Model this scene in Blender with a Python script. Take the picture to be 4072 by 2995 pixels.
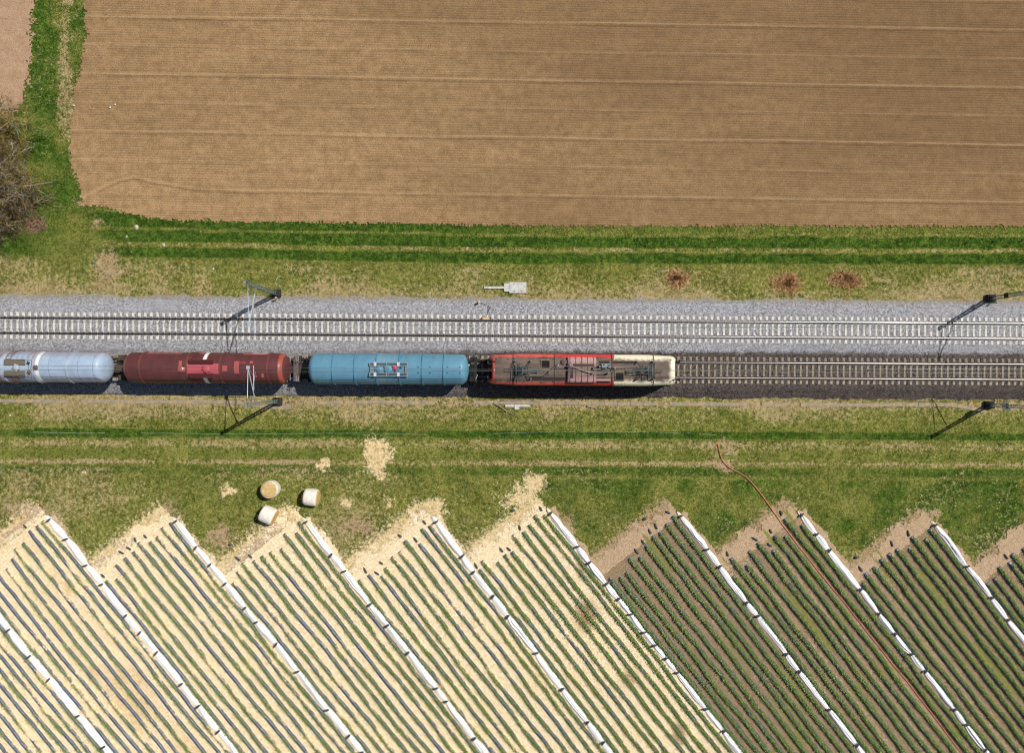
import bpy, math, random
import numpy as np
from mathutils import Vector, Matrix

# ------------------------------------------------------------------ scene, camera, world, sun
scene = bpy.context.scene
COL = scene.collection
for o in list(bpy.data.objects):
    bpy.data.objects.remove(o)
random.seed(7)
RNG = np.random.default_rng(11)
R = math.radians

CAM_H = 70.0                      # drone altitude, metres
IMG_W, IMG_H = 4072.0, 2995.0     # picture the measurements come from
F_PX = 40.1 * CAM_H               # focal length in those pixels
YAW = R(0.335)                    # rails run along world X

cam_d = bpy.data.cameras.new("camera")
cam = bpy.data.objects.new("camera", cam_d)
COL.objects.link(cam)
cam.location = (0, 0, CAM_H)
cam.rotation_euler = (0, 0, YAW)
cam_d.sensor_fit = 'HORIZONTAL'
cam_d.sensor_width = 36.0
cam_d.lens = 36.0 * F_PX / IMG_W
cam_d.clip_start = 0.5
cam_d.clip_end = 9000
scene.camera = cam

SUN_EL = R(53.0)
SUN_DIR2 = Vector((0.866, 0.50))          # horizontal direction towards the sun (world x, y)
sun_vec = Vector((SUN_DIR2.x * math.cos(SUN_EL), SUN_DIR2.y * math.cos(SUN_EL), math.sin(SUN_EL)))
world = bpy.data.worlds.new("World")
scene.world = world
world.use_nodes = True
wn = world.node_tree
wn.nodes.clear()
sky = wn.nodes.new('ShaderNodeTexSky')
sky.sky_type = 'NISHITA'
sky.sun_disc = False
sky.sun_elevation = SUN_EL
sky.sun_rotation = math.atan2(SUN_DIR2.x, SUN_DIR2.y)
bg = wn.nodes.new('ShaderNodeBackground')
bg.inputs['Strength'].default_value = 0.05
wo = wn.nodes.new('ShaderNodeOutputWorld')
wn.links.new(sky.outputs[0], bg.inputs[0])
wn.links.new(bg.outputs[0], wo.inputs[0])
sun_d = bpy.data.lights.new("sun", 'SUN')
sun_d.energy = 4.5
sun_d.angle = R(0.53)
sun_d.color = (1.0, 0.955, 0.89)
sun = bpy.data.objects.new("sun", sun_d)
COL.objects.link(sun)
sun.rotation_euler = sun_vec.to_track_quat('Z', 'Y').to_euler()
sun.location = sun_vec * 200
scene.view_settings.view_transform = 'Standard'
scene.view_settings.look = 'None'
scene.view_settings.gamma = 1
scene.view_settings.exposure = 0.0
scene.view_settings.use_curve_mapping = False
scene.render.engine = 'CYCLES'
scene.cycles.pixel_filter_type = 'BLACKMAN_HARRIS'
scene.cycles.filter_width = 1.15
scene.cycles.max_bounces = 5
scene.cycles.diffuse_bounces = 2
scene.cycles.glossy_bounces = 2

CA, SA = math.cos(YAW), math.sin(YAW)
def P(px, py, z=0.0):
    """a measured picture point at a known height -> world point"""
    s = (CAM_H - z) / F_PX
    u, v = (px - IMG_W / 2) * s, (IMG_H / 2 - py) * s
    return Vector((u * CA - v * SA, u * SA + v * CA, z))
def PN(px, py):
    s = CAM_H / F_PX
    u, v = (px - IMG_W / 2) * s, (IMG_H / 2 - py) * s
    return u * CA - v * SA, u * SA + v * CA
def toPX(x, y):
    s = F_PX / CAM_H
    u, v = x * CA + y * SA, -x * SA + y * CA
    return IMG_W / 2 + u * s, IMG_H / 2 - v * s

# ------------------------------------------------------------------ noise
def _h(ix, iy, seed):
    n = (ix.astype(np.int64) * 374761393 + iy.astype(np.int64) * 668265263 + seed * 974634777) & 0xffffffff
    n = ((n ^ (n >> 13)) * 1274126177) & 0xffffffff
    return ((n ^ (n >> 16)) & 0xffff) / 65535.0
def vnoise(x, y, seed=0):
    x = np.asarray(x, float); y = np.asarray(y, float)
    ix, iy = np.floor(x), np.floor(y)
    fx, fy = x - ix, y - iy
    fx = fx * fx * (3 - 2 * fx); fy = fy * fy * (3 - 2 * fy)
    a = _h(ix, iy, seed); b = _h(ix + 1, iy, seed); c = _h(ix, iy + 1, seed); d = _h(ix + 1, iy + 1, seed)
    return (a * (1 - fx) + b * fx) * (1 - fy) + (c * (1 - fx) + d * fx) * fy
def fbm(x, y, seed=0, octv=4):
    s = 0; a = 1.0; t = 0; f = 1.0
    for i in range(octv):
        s = s + a * vnoise(np.asarray(x) * f, np.asarray(y) * f, seed + i * 17); t += a; a *= .55; f *= 2.03
    return s / t
def sstep(a, b, x):
    t = np.clip((x - a) / (b - a), 0, 1)
    return t * t * (3 - 2 * t)
def band(d, a, b, s):
    return sstep(a - s, a + s, d) * (1 - sstep(b - s, b + s, d))
def srgb(r, g, b):
    def f(c):
        c /= 255.0
        return c / 12.92 if c <= .04045 else ((c + .055) / 1.055) ** 2.4
    return (f(r), f(g), f(b), 1.0)

# ------------------------------------------------------------------ materials
class G:
    def __init__(self, name, rough=.9, spec=.2):
        self.m = bpy.data.materials.new(name)
        self.m.use_nodes = True
        self.t = self.m.node_tree
        self.b = self.t.nodes['Principled BSDF']
        self.b.inputs['Roughness'].default_value = rough
        self.b.inputs['Specular IOR Level'].default_value = spec
        self.tc = self.t.nodes.new('ShaderNodeTexCoord').outputs['Object']
    def n(self, kind): return self.t.nodes.new(kind)
    def put(self, sock, v):
        if isinstance(v, (int, float)): sock.default_value = v
        elif isinstance(v, tuple): sock.default_value = v
        else: self.t.links.new(v, sock)
    def noise(self, scale, detail=4, rough=.6, stretch=None, dist=0, out='Fac'):
        nd = self.n('ShaderNodeTexNoise')
        nd.inputs['Scale'].default_value = scale
        nd.inputs['Detail'].default_value = detail
        nd.inputs['Roughness'].default_value = rough
        nd.inputs['Distortion'].default_value = dist
        c = self.tc
        if stretch:
            mp = self.n('ShaderNodeMapping')
            mp.inputs['Scale'].default_value = stretch
            self.t.links.new(c, mp.inputs['Vector']); c = mp.outputs[0]
        self.t.links.new(c, nd.inputs['Vector'])
        return nd.outputs[out]
    def vor(self, scale, out='Color', stretch=None, feature='F1'):
        nd = self.n('ShaderNodeTexVoronoi')
        nd.feature = feature
        nd.inputs['Scale'].default_value = scale
        c = self.tc
        if stretch:
            mp = self.n('ShaderNodeMapping')
            mp.inputs['Scale'].default_value = stretch
            self.t.links.new(c, mp.inputs['Vector']); c = mp.outputs[0]
        self.t.links.new(c, nd.inputs['Vector'])
        return nd.outputs[out]
    def math(self, op, a, b=0.0, c=None, clamp=False):
        nd = self.n('ShaderNodeMath'); nd.operation = op; nd.use_clamp = clamp
        self.put(nd.inputs[0], a); self.put(nd.inputs[1], b)
        if c is not None: self.put(nd.inputs[2], c)
        return nd.outputs[0]
    def ss(self, x, lo, hi, a=0.0, b=1.0):
        nd = self.n('ShaderNodeMapRange'); nd.interpolation_type = 'SMOOTHSTEP'
        self.put(nd.inputs[0], x)
        nd.inputs[1].default_value = lo; nd.inputs[2].default_value = hi
        nd.inputs[3].default_value = a; nd.inputs[4].default_value = b
        return nd.outputs[0]
    def mix(self, f, a, b, mode='MIX'):
        nd = self.n('ShaderNodeMix'); nd.data_type = 'RGBA'; nd.blend_type = mode
        self.put(nd.inputs[0], f); self.put(nd.inputs[6], a); self.put(nd.inputs[7], b)
        return nd.outputs[2]
    def attr(self, name, out='Fac'):
        nd = self.n('ShaderNodeAttribute'); nd.attribute_name = name
        return nd.outputs[out]
    def xyz(self):
        nd = self.n('ShaderNodeSeparateXYZ'); self.t.links.new(self.tc, nd.inputs[0])
        return nd.outputs
    def bump(self, h, strength=.5, dist=.05):
        nd = self.n('ShaderNodeBump')
        nd.inputs['Strength'].default_value = strength; nd.inputs['Distance'].default_value = dist
        self.t.links.new(h, nd.inputs['Height'])
        self.t.links.new(nd.outputs[0], self.b.inputs['Normal'])
    def col(self, c): self.put(self.b.inputs['Base Color'], c)
    def rough(self, c): self.put(self.b.inputs['Roughness'], c)

def simple(name, c1, c2=None, scale=3.0, rough=.7, metal=0.0, spec=.3, bump=0.0, detail=5):
    g = G(name, rough, spec)
    g.b.inputs['Metallic'].default_value = metal
    c2 = c2 or tuple(x * .7 for x in c1[:3]) + (1.0,)
    nz = g.noise(scale, detail, .65)
    g.col(g.mix(g.ss(nz, .3, .7), c1, c2))
    if bump: g.bump(g.noise(scale * 6, 3), bump, .02)
    return g.m

# ------------------------------------------------------------------ mesh helpers
WLOC = {}
class MB:
    def __init__(self): self.v = []; self.f = []; self.mi = []
    def add(self, vs, fs, mi=0):
        b = len(self.v)
        self.v.extend([tuple(p) for p in vs])
        for f in fs:
            self.f.append(tuple(b + i for i in f)); self.mi.append(mi)
    def hexa(self, p, mi=0):
        self.add(p, [(0, 3, 2, 1), (4, 5, 6, 7), (0, 1, 5, 4), (1, 2, 6, 5), (2, 3, 7, 6), (3, 0, 4, 7)], mi)
    def box(self, c, s, rz=0.0, mi=0, top=1.0):
        cx, cy, cz = c; a, b, h = s[0] / 2, s[1] / 2, s[2] / 2
        ca, sa = math.cos(rz), math.sin(rz)
        pts = []
        for z, k in ((-h, 1.0), (h, top)):
            for x, y in ((-a, -b), (a, -b), (a, b), (-a, b)):
                x *= k; y *= k
                pts.append((cx + x * ca - y * sa, cy + x * sa + y * ca, cz + z))
        self.hexa(pts, mi)
    def tube(self, pts, r, n=6, mi=0, cap=True):
        pts = [Vector(p) for p in pts]
        k = len(pts)
        rs = r if isinstance(r, (list, tuple)) else [r] * k
        b = len(self.v)
        ref = None
        for i, p in enumerate(pts):
            d = (pts[min(i + 1, k - 1)] - pts[max(i - 1, 0)])
            d = d.normalized() if d.length > 1e-9 else Vector((1, 0, 0))
            if ref is None:
                ref = Vector((0, 0, 1)) if abs(d.z) < .9 else Vector((1, 0, 0))
            u = d.cross(ref)
            if u.length < 1e-6: u = d.cross(Vector((0, 1, 0)))
            u.normalize(); w = u.cross(d).normalized(); ref = w
            for j in range(n):
                a = 2 * math.pi * j / n
                self.v.append(tuple(p + (u * math.cos(a) + w * math.sin(a)) * rs[i]))
        for i in range(k - 1):
            for j in range(n):
                a, c = b + i * n + j, b + i * n + (j + 1) % n
                self.f.append((a, c, c + n, a + n)); self.mi.append(mi)
        if cap:
            self.f.append(tuple(b + j for j in range(n))[::-1]); self.mi.append(mi)
            self.f.append(tuple(b + (k - 1) * n + j for j in range(n))); self.mi.append(mi)
    def lathe(self, p0, axis, prof, n=24, mi=0):
        """prof: list of (distance along the axis, radius)"""
        ax = Vector(axis).normalized()
        ref = Vector((0, 0, 1)) if abs(ax.z) < .9 else Vector((0, 1, 0))
        u = ax.cross(ref).normalized(); w = u.cross(ax).normalized()
        b = len(self.v); p0 = Vector(p0)
        for d, r in prof:
            for j in range(n):
                a = 2 * math.pi * j / n
                self.v.append(tuple(p0 + ax * d + (u * math.cos(a) + w * math.sin(a)) * max(r, 1e-4)))
        for i in range(len(prof) - 1):
            for j in range(n):
                a, c = b + i * n + j, b + i * n + (j + 1) % n
                self.f.append((a, c, c + n, a + n)); self.mi.append(mi)
        self.f.append(tuple(b + j for j in range(n))[::-1]); self.mi.append(mi)
        self.f.append(tuple(b + (len(prof) - 1) * n + j for j in range(n))); self.mi.append(mi)
    def torus(self, c, axis, Rr, r, n=24, m=6, mi=0):
        ax = Vector(axis).normalized()
        ref = Vector((0, 0, 1)) if abs(ax.z) < .9 else Vector((1, 0, 0))
        u = ax.cross(ref).normalized(); w = u.cross(ax).normalized()
        b = len(self.v); c = Vector(c)
        for i in range(n):
            a = 2 * math.pi * i / n
            d = u * math.cos(a) + w * math.sin(a)
            for j in range(m):
                t = 2 * math.pi * j / m
                self.v.append(tuple(c + d * (Rr + r * math.cos(t)) + ax * (r * math.sin(t))))
        for i in range(n):
            for j in range(m):
                self.f.append((b + i * m + j, b + ((i + 1) % n) * m + j, b + ((i + 1) % n) * m + (j + 1) % m, b + i * m + (j + 1) % m))
                self.mi.append(mi)
    def sphere(self, c, r, n=10, m=6, mi=0, sz=1.0):
        prof = [(-r * sz * math.cos(math.pi * i / m), r * math.sin(math.pi * i / m)) for i in range(m + 1)]
        self.lathe(c, (0, 0, 1), prof, n, mi)
    def grid(self, fn, us, vs, mi=0, flip=False):
        b = len(self.v); nv = len(vs)
        for u in us:
            for v in vs: self.v.append(tuple(fn(u, v)))
        for i in range(len(us) - 1):
            for j in range(nv - 1):
                q = (b + i * nv + j, b + (i + 1) * nv + j, b + (i + 1) * nv + j + 1, b + i * nv + j + 1)
                self.f.append(q[::-1] if flip else q); self.mi.append(mi)
    def build(self, name, mats, parent=None, smooth=None):
        off = WLOC[parent.name] if parent else Vector((0, 0, 0))
        me = bpy.data.meshes.new(name)
        me.from_pydata([(x - off.x, y - off.y, z - off.z) for x, y, z in self.v], [], self.f)
        for m in (mats if isinstance(mats, (list, tuple)) else [mats]): me.materials.append(m)
        me.polygons.foreach_set('material_index', self.mi)
        if smooth is not None:
            me.shade_smooth()
            me.set_sharp_from_angle(angle=R(smooth))
        me.update()
        o = bpy.data.objects.new(name, me)
        COL.objects.link(o)
        if parent: o.parent = parent
        WLOC[o.name] = off
        return o
def np_mesh(name, verts, faces, mat, parent=None, attrs=None, fcol=None, smooth=False):
    """verts (n,3), faces (m,k)"""
    off = WLOC[parent.name] if parent else Vector((0, 0, 0))
    verts = np.asarray(verts, np.float32) - np.array(off[:], np.float32)
    faces = np.asarray(faces, np.int32)
    me = bpy.data.meshes.new(name)
    m, k = faces.shape
    me.vertices.add(len(verts)); me.vertices.foreach_set('co', verts.ravel())
    me.loops.add(m * k); me.loops.foreach_set('vertex_index', faces.ravel())
    me.polygons.add(m)
    me.polygons.foreach_set('loop_start', np.arange(0, m * k, k, dtype=np.int32))
    if smooth: me.polygons.foreach_set('use_smooth', np.ones(m, bool))
    me.update(calc_edges=True)
    me.materials.append(mat)
    if attrs:
        for an, av in attrs.items():
            at = me.attributes.new(an, 'FLOAT', 'POINT'); at.data.foreach_set('value', np.asarray(av, np.float32).ravel())
    if fcol is not None:
        at = me.attributes.new('tint', 'FLOAT_COLOR', 'FACE')
        c4 = np.ones((m, 4), np.float32); c4[:, :3] = fcol
        at.data.foreach_set('color', c4.ravel())
    o = bpy.data.objects.new(name, me)
    COL.objects.link(o)
    if parent: o.parent = parent
    WLOC[o.name] = off
    return o
def tag(o, label, cat, group=None):
    o['label'] = label; o['category'] = cat
    if group: o['group'] = group
    return o
def thing(name, label, cat, loc, group=None):
    o = bpy.data.objects.new(name, None)
    o.empty_display_size = .3
    COL.objects.link(o); o.location = loc
    WLOC[o.name] = Vector(loc)
    return tag(o, label, cat, group)
def kind(o, k): o['kind'] = k; return o
ORD = ['zeroth', 'first', 'second', 'third', 'fourth', 'fifth', 'sixth', 'seventh', 'eighth', 'ninth', 'tenth', 'eleventh',
       'twelfth', 'thirteenth', 'fourteenth', 'fifteenth']

# ------------------------------------------------------------------ layout measured on the ground (picture px)
def lerp_tab(tab):
    xs = [a for a, b in tab]; ys = [b for a, b in tab]
    def f(x):
        x = np.asarray(x, float)
        r = np.interp(x, xs, ys)
        s0 = (ys[1] - ys[0]) / (xs[1] - xs[0]); s1 = (ys[-1] - ys[-2]) / (xs[-1] - xs[-2])
        r = np.where(x < xs[0], ys[0] + (x - xs[0]) * s0, r)
        return np.where(x > xs[-1], ys[-1] + (x - xs[-1]) * s1, r)
    return f
FIELD_Y = lerp_tab([(0, 700), (280, 770), (340, 815), (420, 818), (500, 846), (616, 872), (900, 879), (1270, 884), (1994, 895), (4072, 899), (5000, 903)])
NORTH_E = lerp_tab([(-200, 858), (616, 870), (1270, 884), (1994, 895), (4072, 899)])
STRIP_R = lerp_tab([(-200, 365), (0, 350), (120, 338), (250, 325), (400, 297), (550, 288), (640, 293), (700, 302), (780, 325), (860, 345)])
STRIP_L = lerp_tab([(-200, 135), (0, 130), (150, 125), (360, 105), (420, 82), (480, 30), (540, -60)])
FLEECE = [[(-810, 2060), (-45, 2995)], [(-310, 2060), (96, 2582), (385, 2935)], [(192, 2058), (593, 2564), (885, 2929)],
          [(689, 2064), (1441, 2995)], [(1207, 2066), (1550, 2508), (1911, 2973)], [(1717, 2062), (1993, 2421), (2210, 2710), (2425, 2995)],
          [(2176, 2028), (2937, 2995)], [(2696, 2043), (3379, 2939)], [(3174, 2038), (3491, 2441), (3866, 2924)],
          [(3707, 2078), (3956, 2404), (4413, 2995)], [(4205, 2070), (4925, 2995)]]
FX = [lerp_tab([(y, x) for x, y in f]) for f in FLEECE]
RX, RY = .6157, .788
HEADA = [RX * f[0][0] + RY * f[0][1] for f in FLEECE]
PATCHES = [(1494, 1800, 48, 62), (1500, 1860, 38, 36), (1290, 1853, 34, 10), (905, 1950, 16, 20), (1372, 1998, 20, 14), (1545, 1995, 20, 16),
           (1690, 2030, 62, 36), (2070, 1985, 70, 45), (2120, 1935, 40, 45), (1120, 2060, 40, 50), (330, 1880, 10, 12)]
BARES = [(2870, 1780, 75, 26), (2870, 1850, 60, 26), (430, 1030, 62, 45), (440, 1075, 35, 40), (140, 892, 42, 26), (395, 900, 28, 20),
         (880, 2130, 55, 45), (2250, 2100, 50, 40), (1430, 2090, 70, 40), (3150, 2030, 45, 30), (110, 2035, 110, 42), (300, 2195, 40, 30),
         (670, 2030, 40, 18), (1270, 1120, 25, 15), (3700, 2055, 50, 25), (320, 800, 20, 15)]
def panel_of(X, Y):
    """panel index k (between fleece k and k+1), fraction t across it, signed distance a past the head line"""
    fx = np.stack([f(Y) for f in FX])
    k = np.clip((X[None] >= fx).sum(0) - 1, 0, len(FX) - 2)
    i = np.arange(X.size).reshape(X.shape)
    f0 = np.take_along_axis(fx, k[None], 0)[0]; f1 = np.take_along_axis(fx, (k + 1)[None], 0)[0]
    t = (X - f0) / (f1 - f0)
    ha = np.array(HEADA)
    a = RX * X + RY * Y - ha[k + 1]
    left = RX * X + RY * Y - ha[k]
    return k, t, a, left, (X - f0)
def in_straw_field(X, Y, seed=3):
    k, t, a, left, dx = panel_of(X, Y)
    nz = (fbm(X / 45, Y / 45, seed, 4) - .5)
    apron = np.where(k <= 5, 52, 60)
    m = np.maximum(a + apron + nz * 110, np.minimum(left - 5, (34 + nz * 60) - dx))
    return m, k, t, a
def masks(X, Y):
    wx, wy = X / 40.1, Y / 40.1
    n1 = fbm(wx * .5, wy * .5, 1, 4) - .5
    n2 = fbm(wx * .12, wy * .2, 5, 4) - .5
    n3 = fbm(wx * 1.3, wy * 1.3, 9, 3) - .5
    d = Y - NORTH_E(X) + n1 * 14
    east = sstep(230, 560, X + n2 * 120)
    lush = np.zeros_like(X); dry = np.zeros_like(X); bare = np.zeros_like(X); straw = np.zeros_like(X)
    north = Y < 1240
    fe = 1 - .55 * sstep(1500, 2300, X)
    ln = (band(d, -30, 34, 5) * fe + band(d, 44, 90, 7) + band(d, 110, 154, 9)) * (.35 + .6 * east) * (1 + n2 * .7 + n1 * .5)
    dn = (band(d, 35, 44, 6) * (.28 + n1 * 1.1) + band(d, 91, 108, 8) * (.44 + n1 * 1.0)) * (.3 + .7 * east)
    slope = sstep(140, 185, d)
    dn = np.maximum(dn, slope * (.42 - .10 * sstep(1400, 2800, X) + n2 * 1.0 + n1 * .6 + .25 * sstep(225, 290, d)))
    ln = ln * (1 - slope)
    west = (1 - sstep(300, 430, X)) * (1 - slope)
    ln = np.maximum(ln, west * (.55 + n2 * .8))
    lush = np.where(north, ln, lush); dry = np.where(north, dn, dry)
    # vertical strip in the north-west: bare wheel path and gaps
    strip = (Y < 640)
    pathx = 258 - (Y - 100) * .03
    bw = np.exp(-((X - pathx + n1 * 50) / 24) ** 2) * .46 + np.exp(-((X - 292) / 34) ** 2) * .40 * sstep(180, 420, Y) + .14
    bw = bw * (1 - sstep(480, 640, Y))
    dry = np.where(strip, np.clip(bw * 1.0 + n3 * .9, 0, 1), dry)
    bare = np.where(strip, np.clip(bw * .55 + n3 * .7 - .1, 0, 1), bare)
    lush = np.where(strip, .62 - bw * .35 + n1 * .8, lush)
    # south verge
    s = Y - 1700 + n1 * 10 - (X - 2036) * .004
    ls = band(s, 12, 47, 6) * .95 + band(s, 92, 128, 10) * .45 + band(s, 156, 196, 10) * .72
    ls = ls * (.72 + n2 * 1.1 + n1 * .5)
    ls = np.maximum(ls, sstep(190, 215, s) * (.14 + .30 * sstep(1200, 2900, X) + n1 * 1.2 + n2 * .8))
    bank = 1 - sstep(0, 18, s)
    ds = bank * (.40 - .12 * sstep(1400, 2800, X) + n2 * 1.1 + n1 * .6 - .35 * sstep(-45, 0, s) + .22 * (1 - sstep(-85, -60, s)))
    ds = np.maximum(ds, band(s, 50, 90, 13) * (.46 + n2 * .5 + n1 * .4))
    ds = np.maximum(ds, band(s, 133, 153, 8) * (.58 + n2 * .6 + n1 * .7))
    ds = np.maximum(ds, sstep(150, 170, s) * (.24 - .2 * sstep(1200, 2900, X) + n2 * 1.0 + n1 * .5 + .1 * sstep(260, 420, s)))
    south = ~north
    lush = np.where(south, ls, lush); dry = np.where(south, ds, dry)
    bs = band(s, 138, 150, 5) * (.42 + n2)
    duct = np.exp(-((Y - 1598 - (X - 500) * .0035) / 13) ** 2) * .62
    bs = np.maximum(bs, duct)
    bare = np.where(south, np.clip(bs, 0, 1), bare)
    WX = X + (fbm(wx * .9, wy * .9, 13, 3) - .5) * 90; WY = Y + (fbm(wx * .9 + 50, wy * .9, 14, 3) - .5) * 70
    for (cx, cy, rx, ry) in BARES:
        q = ((WX - cx) / rx) ** 2 + ((WY - cy) / ry) ** 2
        bare = np.maximum(bare, np.exp(-q * .6) * .68)
    for (cx, cy, rx, ry) in PATCHES:
        q = ((WX - cx) / rx) ** 2 + ((WY - cy) / ry) ** 2
        straw = np.maximum(straw, np.exp(-q * .6) * .85)
    # trodden ground near the row heads
    k, t, a, left, dx = panel_of(X, Y)
    near = np.exp(-np.clip(-(a + 60), 0, None) / 40.0) * (Y > 1950)
    straw = np.maximum(straw, np.where(k <= 5, near * .72, 0))
    bare = np.maximum(bare, np.where(k > 5, near * .75, near * .4))
    return lush, dry, bare, straw

# ------------------------------------------------------------------ ground
GRASS_D, GRASS_L = srgb(68, 78, 26), srgb(146, 144, 74)
LUSH_D, LUSH_L = srgb(32, 56, 14), srgb(104, 128, 48)
DRY_D, DRY_L = srgb(108, 98, 58), srgb(186, 168, 122)
BARE_D, BARE_L = srgb(128, 106, 78), srgb(188, 164, 128)
STRAW_D, STRAW_L = srgb(192, 162, 108), srgb(240, 220, 176)
g = G('ground_mat', .95, .08)
fine = g.noise(11, 3, .7); mid = g.noise(2.4, 4, .65); big = g.noise(.35, 4, .6)
micro = g.noise(5.5, 3, .75, dist=.4)
tone = g.math('MULTIPLY_ADD', fine, .55, g.math('MULTIPLY_ADD', mid, .30, g.math('MULTIPLY', big, .15)))
tone = g.ss(tone, .40, .60)
speck = g.math('SUBTRACT', g.math('MULTIPLY_ADD', micro, .55, g.math('MULTIPLY', mid, .45)), .5)
def msk(name, k, lo=.38, hi=.62):
    return g.ss(g.math('MULTIPLY_ADD', speck, k, g.attr(name)), lo, hi)
c = g.mix(tone, GRASS_D, GRASS_L)
c = g.mix(g.math('MULTIPLY', g.ss(g.noise(.5, 3), .52, .7), .5), c, g.mix(tone, srgb(96, 96, 30), srgb(150, 148, 62)))
cl = g.noise(1.5, 5, .7); cl2 = g.noise(.42, 3)
c = g.mix(g.ss(g.math('MULTIPLY_ADD', cl, .65, g.math('MULTIPLY', cl2, .35)), .48, .57, 0, .62), c, g.mix(tone, srgb(44, 62, 16), srgb(102, 118, 44)))
c = g.mix(g.ss(g.noise(3.6, 4, .7, dist=.3), .54, .62, 0, .75), c, g.mix(tone, srgb(40, 56, 14), srgb(86, 104, 34)))
dn_ = g.noise(4.4, 4, .75, stretch=(1, 1.15, 1), dist=.5)
c = g.mix(g.ss(dn_, .56, .66, 0, .7), c, g.mix(tone, srgb(146, 136, 84), srgb(196, 180, 132)))
c = g.mix(msk('lush', 1.9, .34, .68), c, g.mix(tone, LUSH_D, g.mix(g.ss(cl, .42, .6), LUSH_L, srgb(60, 92, 26))))
c = g.mix(msk('dry', 2.4, .3, .72), c, g.mix(tone, DRY_D, DRY_L))
c = g.mix(msk('bare', 2.6, .32, .62), c, g.mix(tone, BARE_D, BARE_L))
c = g.mix(msk('litter', 1.8, .3, .7), c, g.mix(tone, srgb(52, 44, 30), srgb(112, 96, 66)))
c = g.mix(msk('straw', 2.6, .32, .66), c, g.mix(tone, STRAW_D, STRAW_L))
g.col(c); g.bump(g.math('ADD', fine, micro), .9, .07)
M_GROUND = g.m
xs = np.concatenate([[-4000, -1500, -500, -200, -100, -70], np.arange(-56, 56.01, .25), [70, 100, 200, 500, 1500, 4000]])
ys = np.concatenate([[-4000, -1500, -500, -200, -100, -60], np.arange(-42, 42.01, .25), [60, 100, 200, 500, 1500, 4000]])
gx, gy = np.meshgrid(xs, ys, indexing='ij')
def gfaces(nx, ny, keep=None):
    i, j = np.meshgrid(np.arange(nx - 1), np.arange(ny - 1), indexing='ij')
    f = np.stack([i * ny + j, (i + 1) * ny + j, (i + 1) * ny + j + 1, i * ny + j + 1], -1).reshape(-1, 4)
    if keep is not None: f = f[keep.ravel()]
    return f
def compact(v, f, attrs):
    used, inv = np.unique(f, return_inverse=True)
    return v[used], inv.reshape(f.shape), {k: a[used] for k, a in attrs.items()}
X, Y = toPX(gx, gy)
lu, dr, ba, st = masks(X, Y)
gz = (fbm(gx * .6, gy * .6, 21, 3) - .5) * .06
gz = np.where((np.abs(gx) < 57) & (np.abs(gy) < 43), gz, 0) - .03
kind(np_mesh('ground', np.stack([gx, gy, gz], -1).reshape(-1, 3), gfaces(len(xs), len(ys)), M_GROUND,
             attrs=dict(lush=lu.ravel(), dry=dr.ravel(), bare=ba.ravel(), straw=st.ravel(), litter=(np.exp(-(((X - 20) / 150) ** 2 + ((Y - 800) / 170) ** 2)) * .9 + np.exp(-(((X + 10) / 80) ** 2 + ((Y - 560) / 120) ** 2)) * .5).ravel()), smooth=True), 'structure')

# ------------------------------------------------------------------ ploughed field
def soil_mat(name, cA, cB, cC, lines=True):
    g = G(name, .97, .05)
    fine = g.noise(9, 4, .75); mid = g.noise(1.1, 4, .6); big = g.noise(.06, 4, .6, stretch=(.5, 1.6, 1))
    streak = g.noise(1.0, 4, .6, stretch=(.12, 2.6, 1))
    tone = g.math('MULTIPLY_ADD', fine, .6, g.math('MULTIPLY_ADD', mid, .28, g.math('MULTIPLY', streak, .12)))
    tone = g.ss(tone, .39, .61)
    c = g.mix(tone, cA, cB)
    c = g.mix(g.ss(g.math('ADD', big, g.attr('dark_bias')), .35, 1.1), c, g.mix(tone, cC, cA))
    c = g.mix(g.ss(g.noise(5, 3, .8), .6, .72, 0, .5), c, srgb(88, 68, 48))
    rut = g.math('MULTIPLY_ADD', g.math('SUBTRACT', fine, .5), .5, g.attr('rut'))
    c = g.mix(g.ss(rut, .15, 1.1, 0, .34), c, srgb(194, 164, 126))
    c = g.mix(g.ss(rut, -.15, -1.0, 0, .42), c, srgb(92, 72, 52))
    clod = g.vor(14, 'Distance')
    h = g.math('ADD', g.math('MULTIPLY', fine, .9), g.math('MULTIPLY', clod, -.3))
    if lines:
        p = g.xyz()
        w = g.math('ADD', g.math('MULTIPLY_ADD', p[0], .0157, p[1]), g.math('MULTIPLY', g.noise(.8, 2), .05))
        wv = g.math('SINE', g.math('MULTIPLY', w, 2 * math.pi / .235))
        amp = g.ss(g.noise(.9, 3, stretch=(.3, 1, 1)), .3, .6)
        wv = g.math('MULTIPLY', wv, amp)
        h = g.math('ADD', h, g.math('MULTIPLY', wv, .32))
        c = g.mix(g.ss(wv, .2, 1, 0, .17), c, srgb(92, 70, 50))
    g.col(c)
    g.bump(h, .9, .06)
    return g.m
M_SOIL = soil_mat('ploughed_soil', srgb(138, 110, 78), srgb(184, 152, 112), srgb(116, 92, 66))
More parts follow.
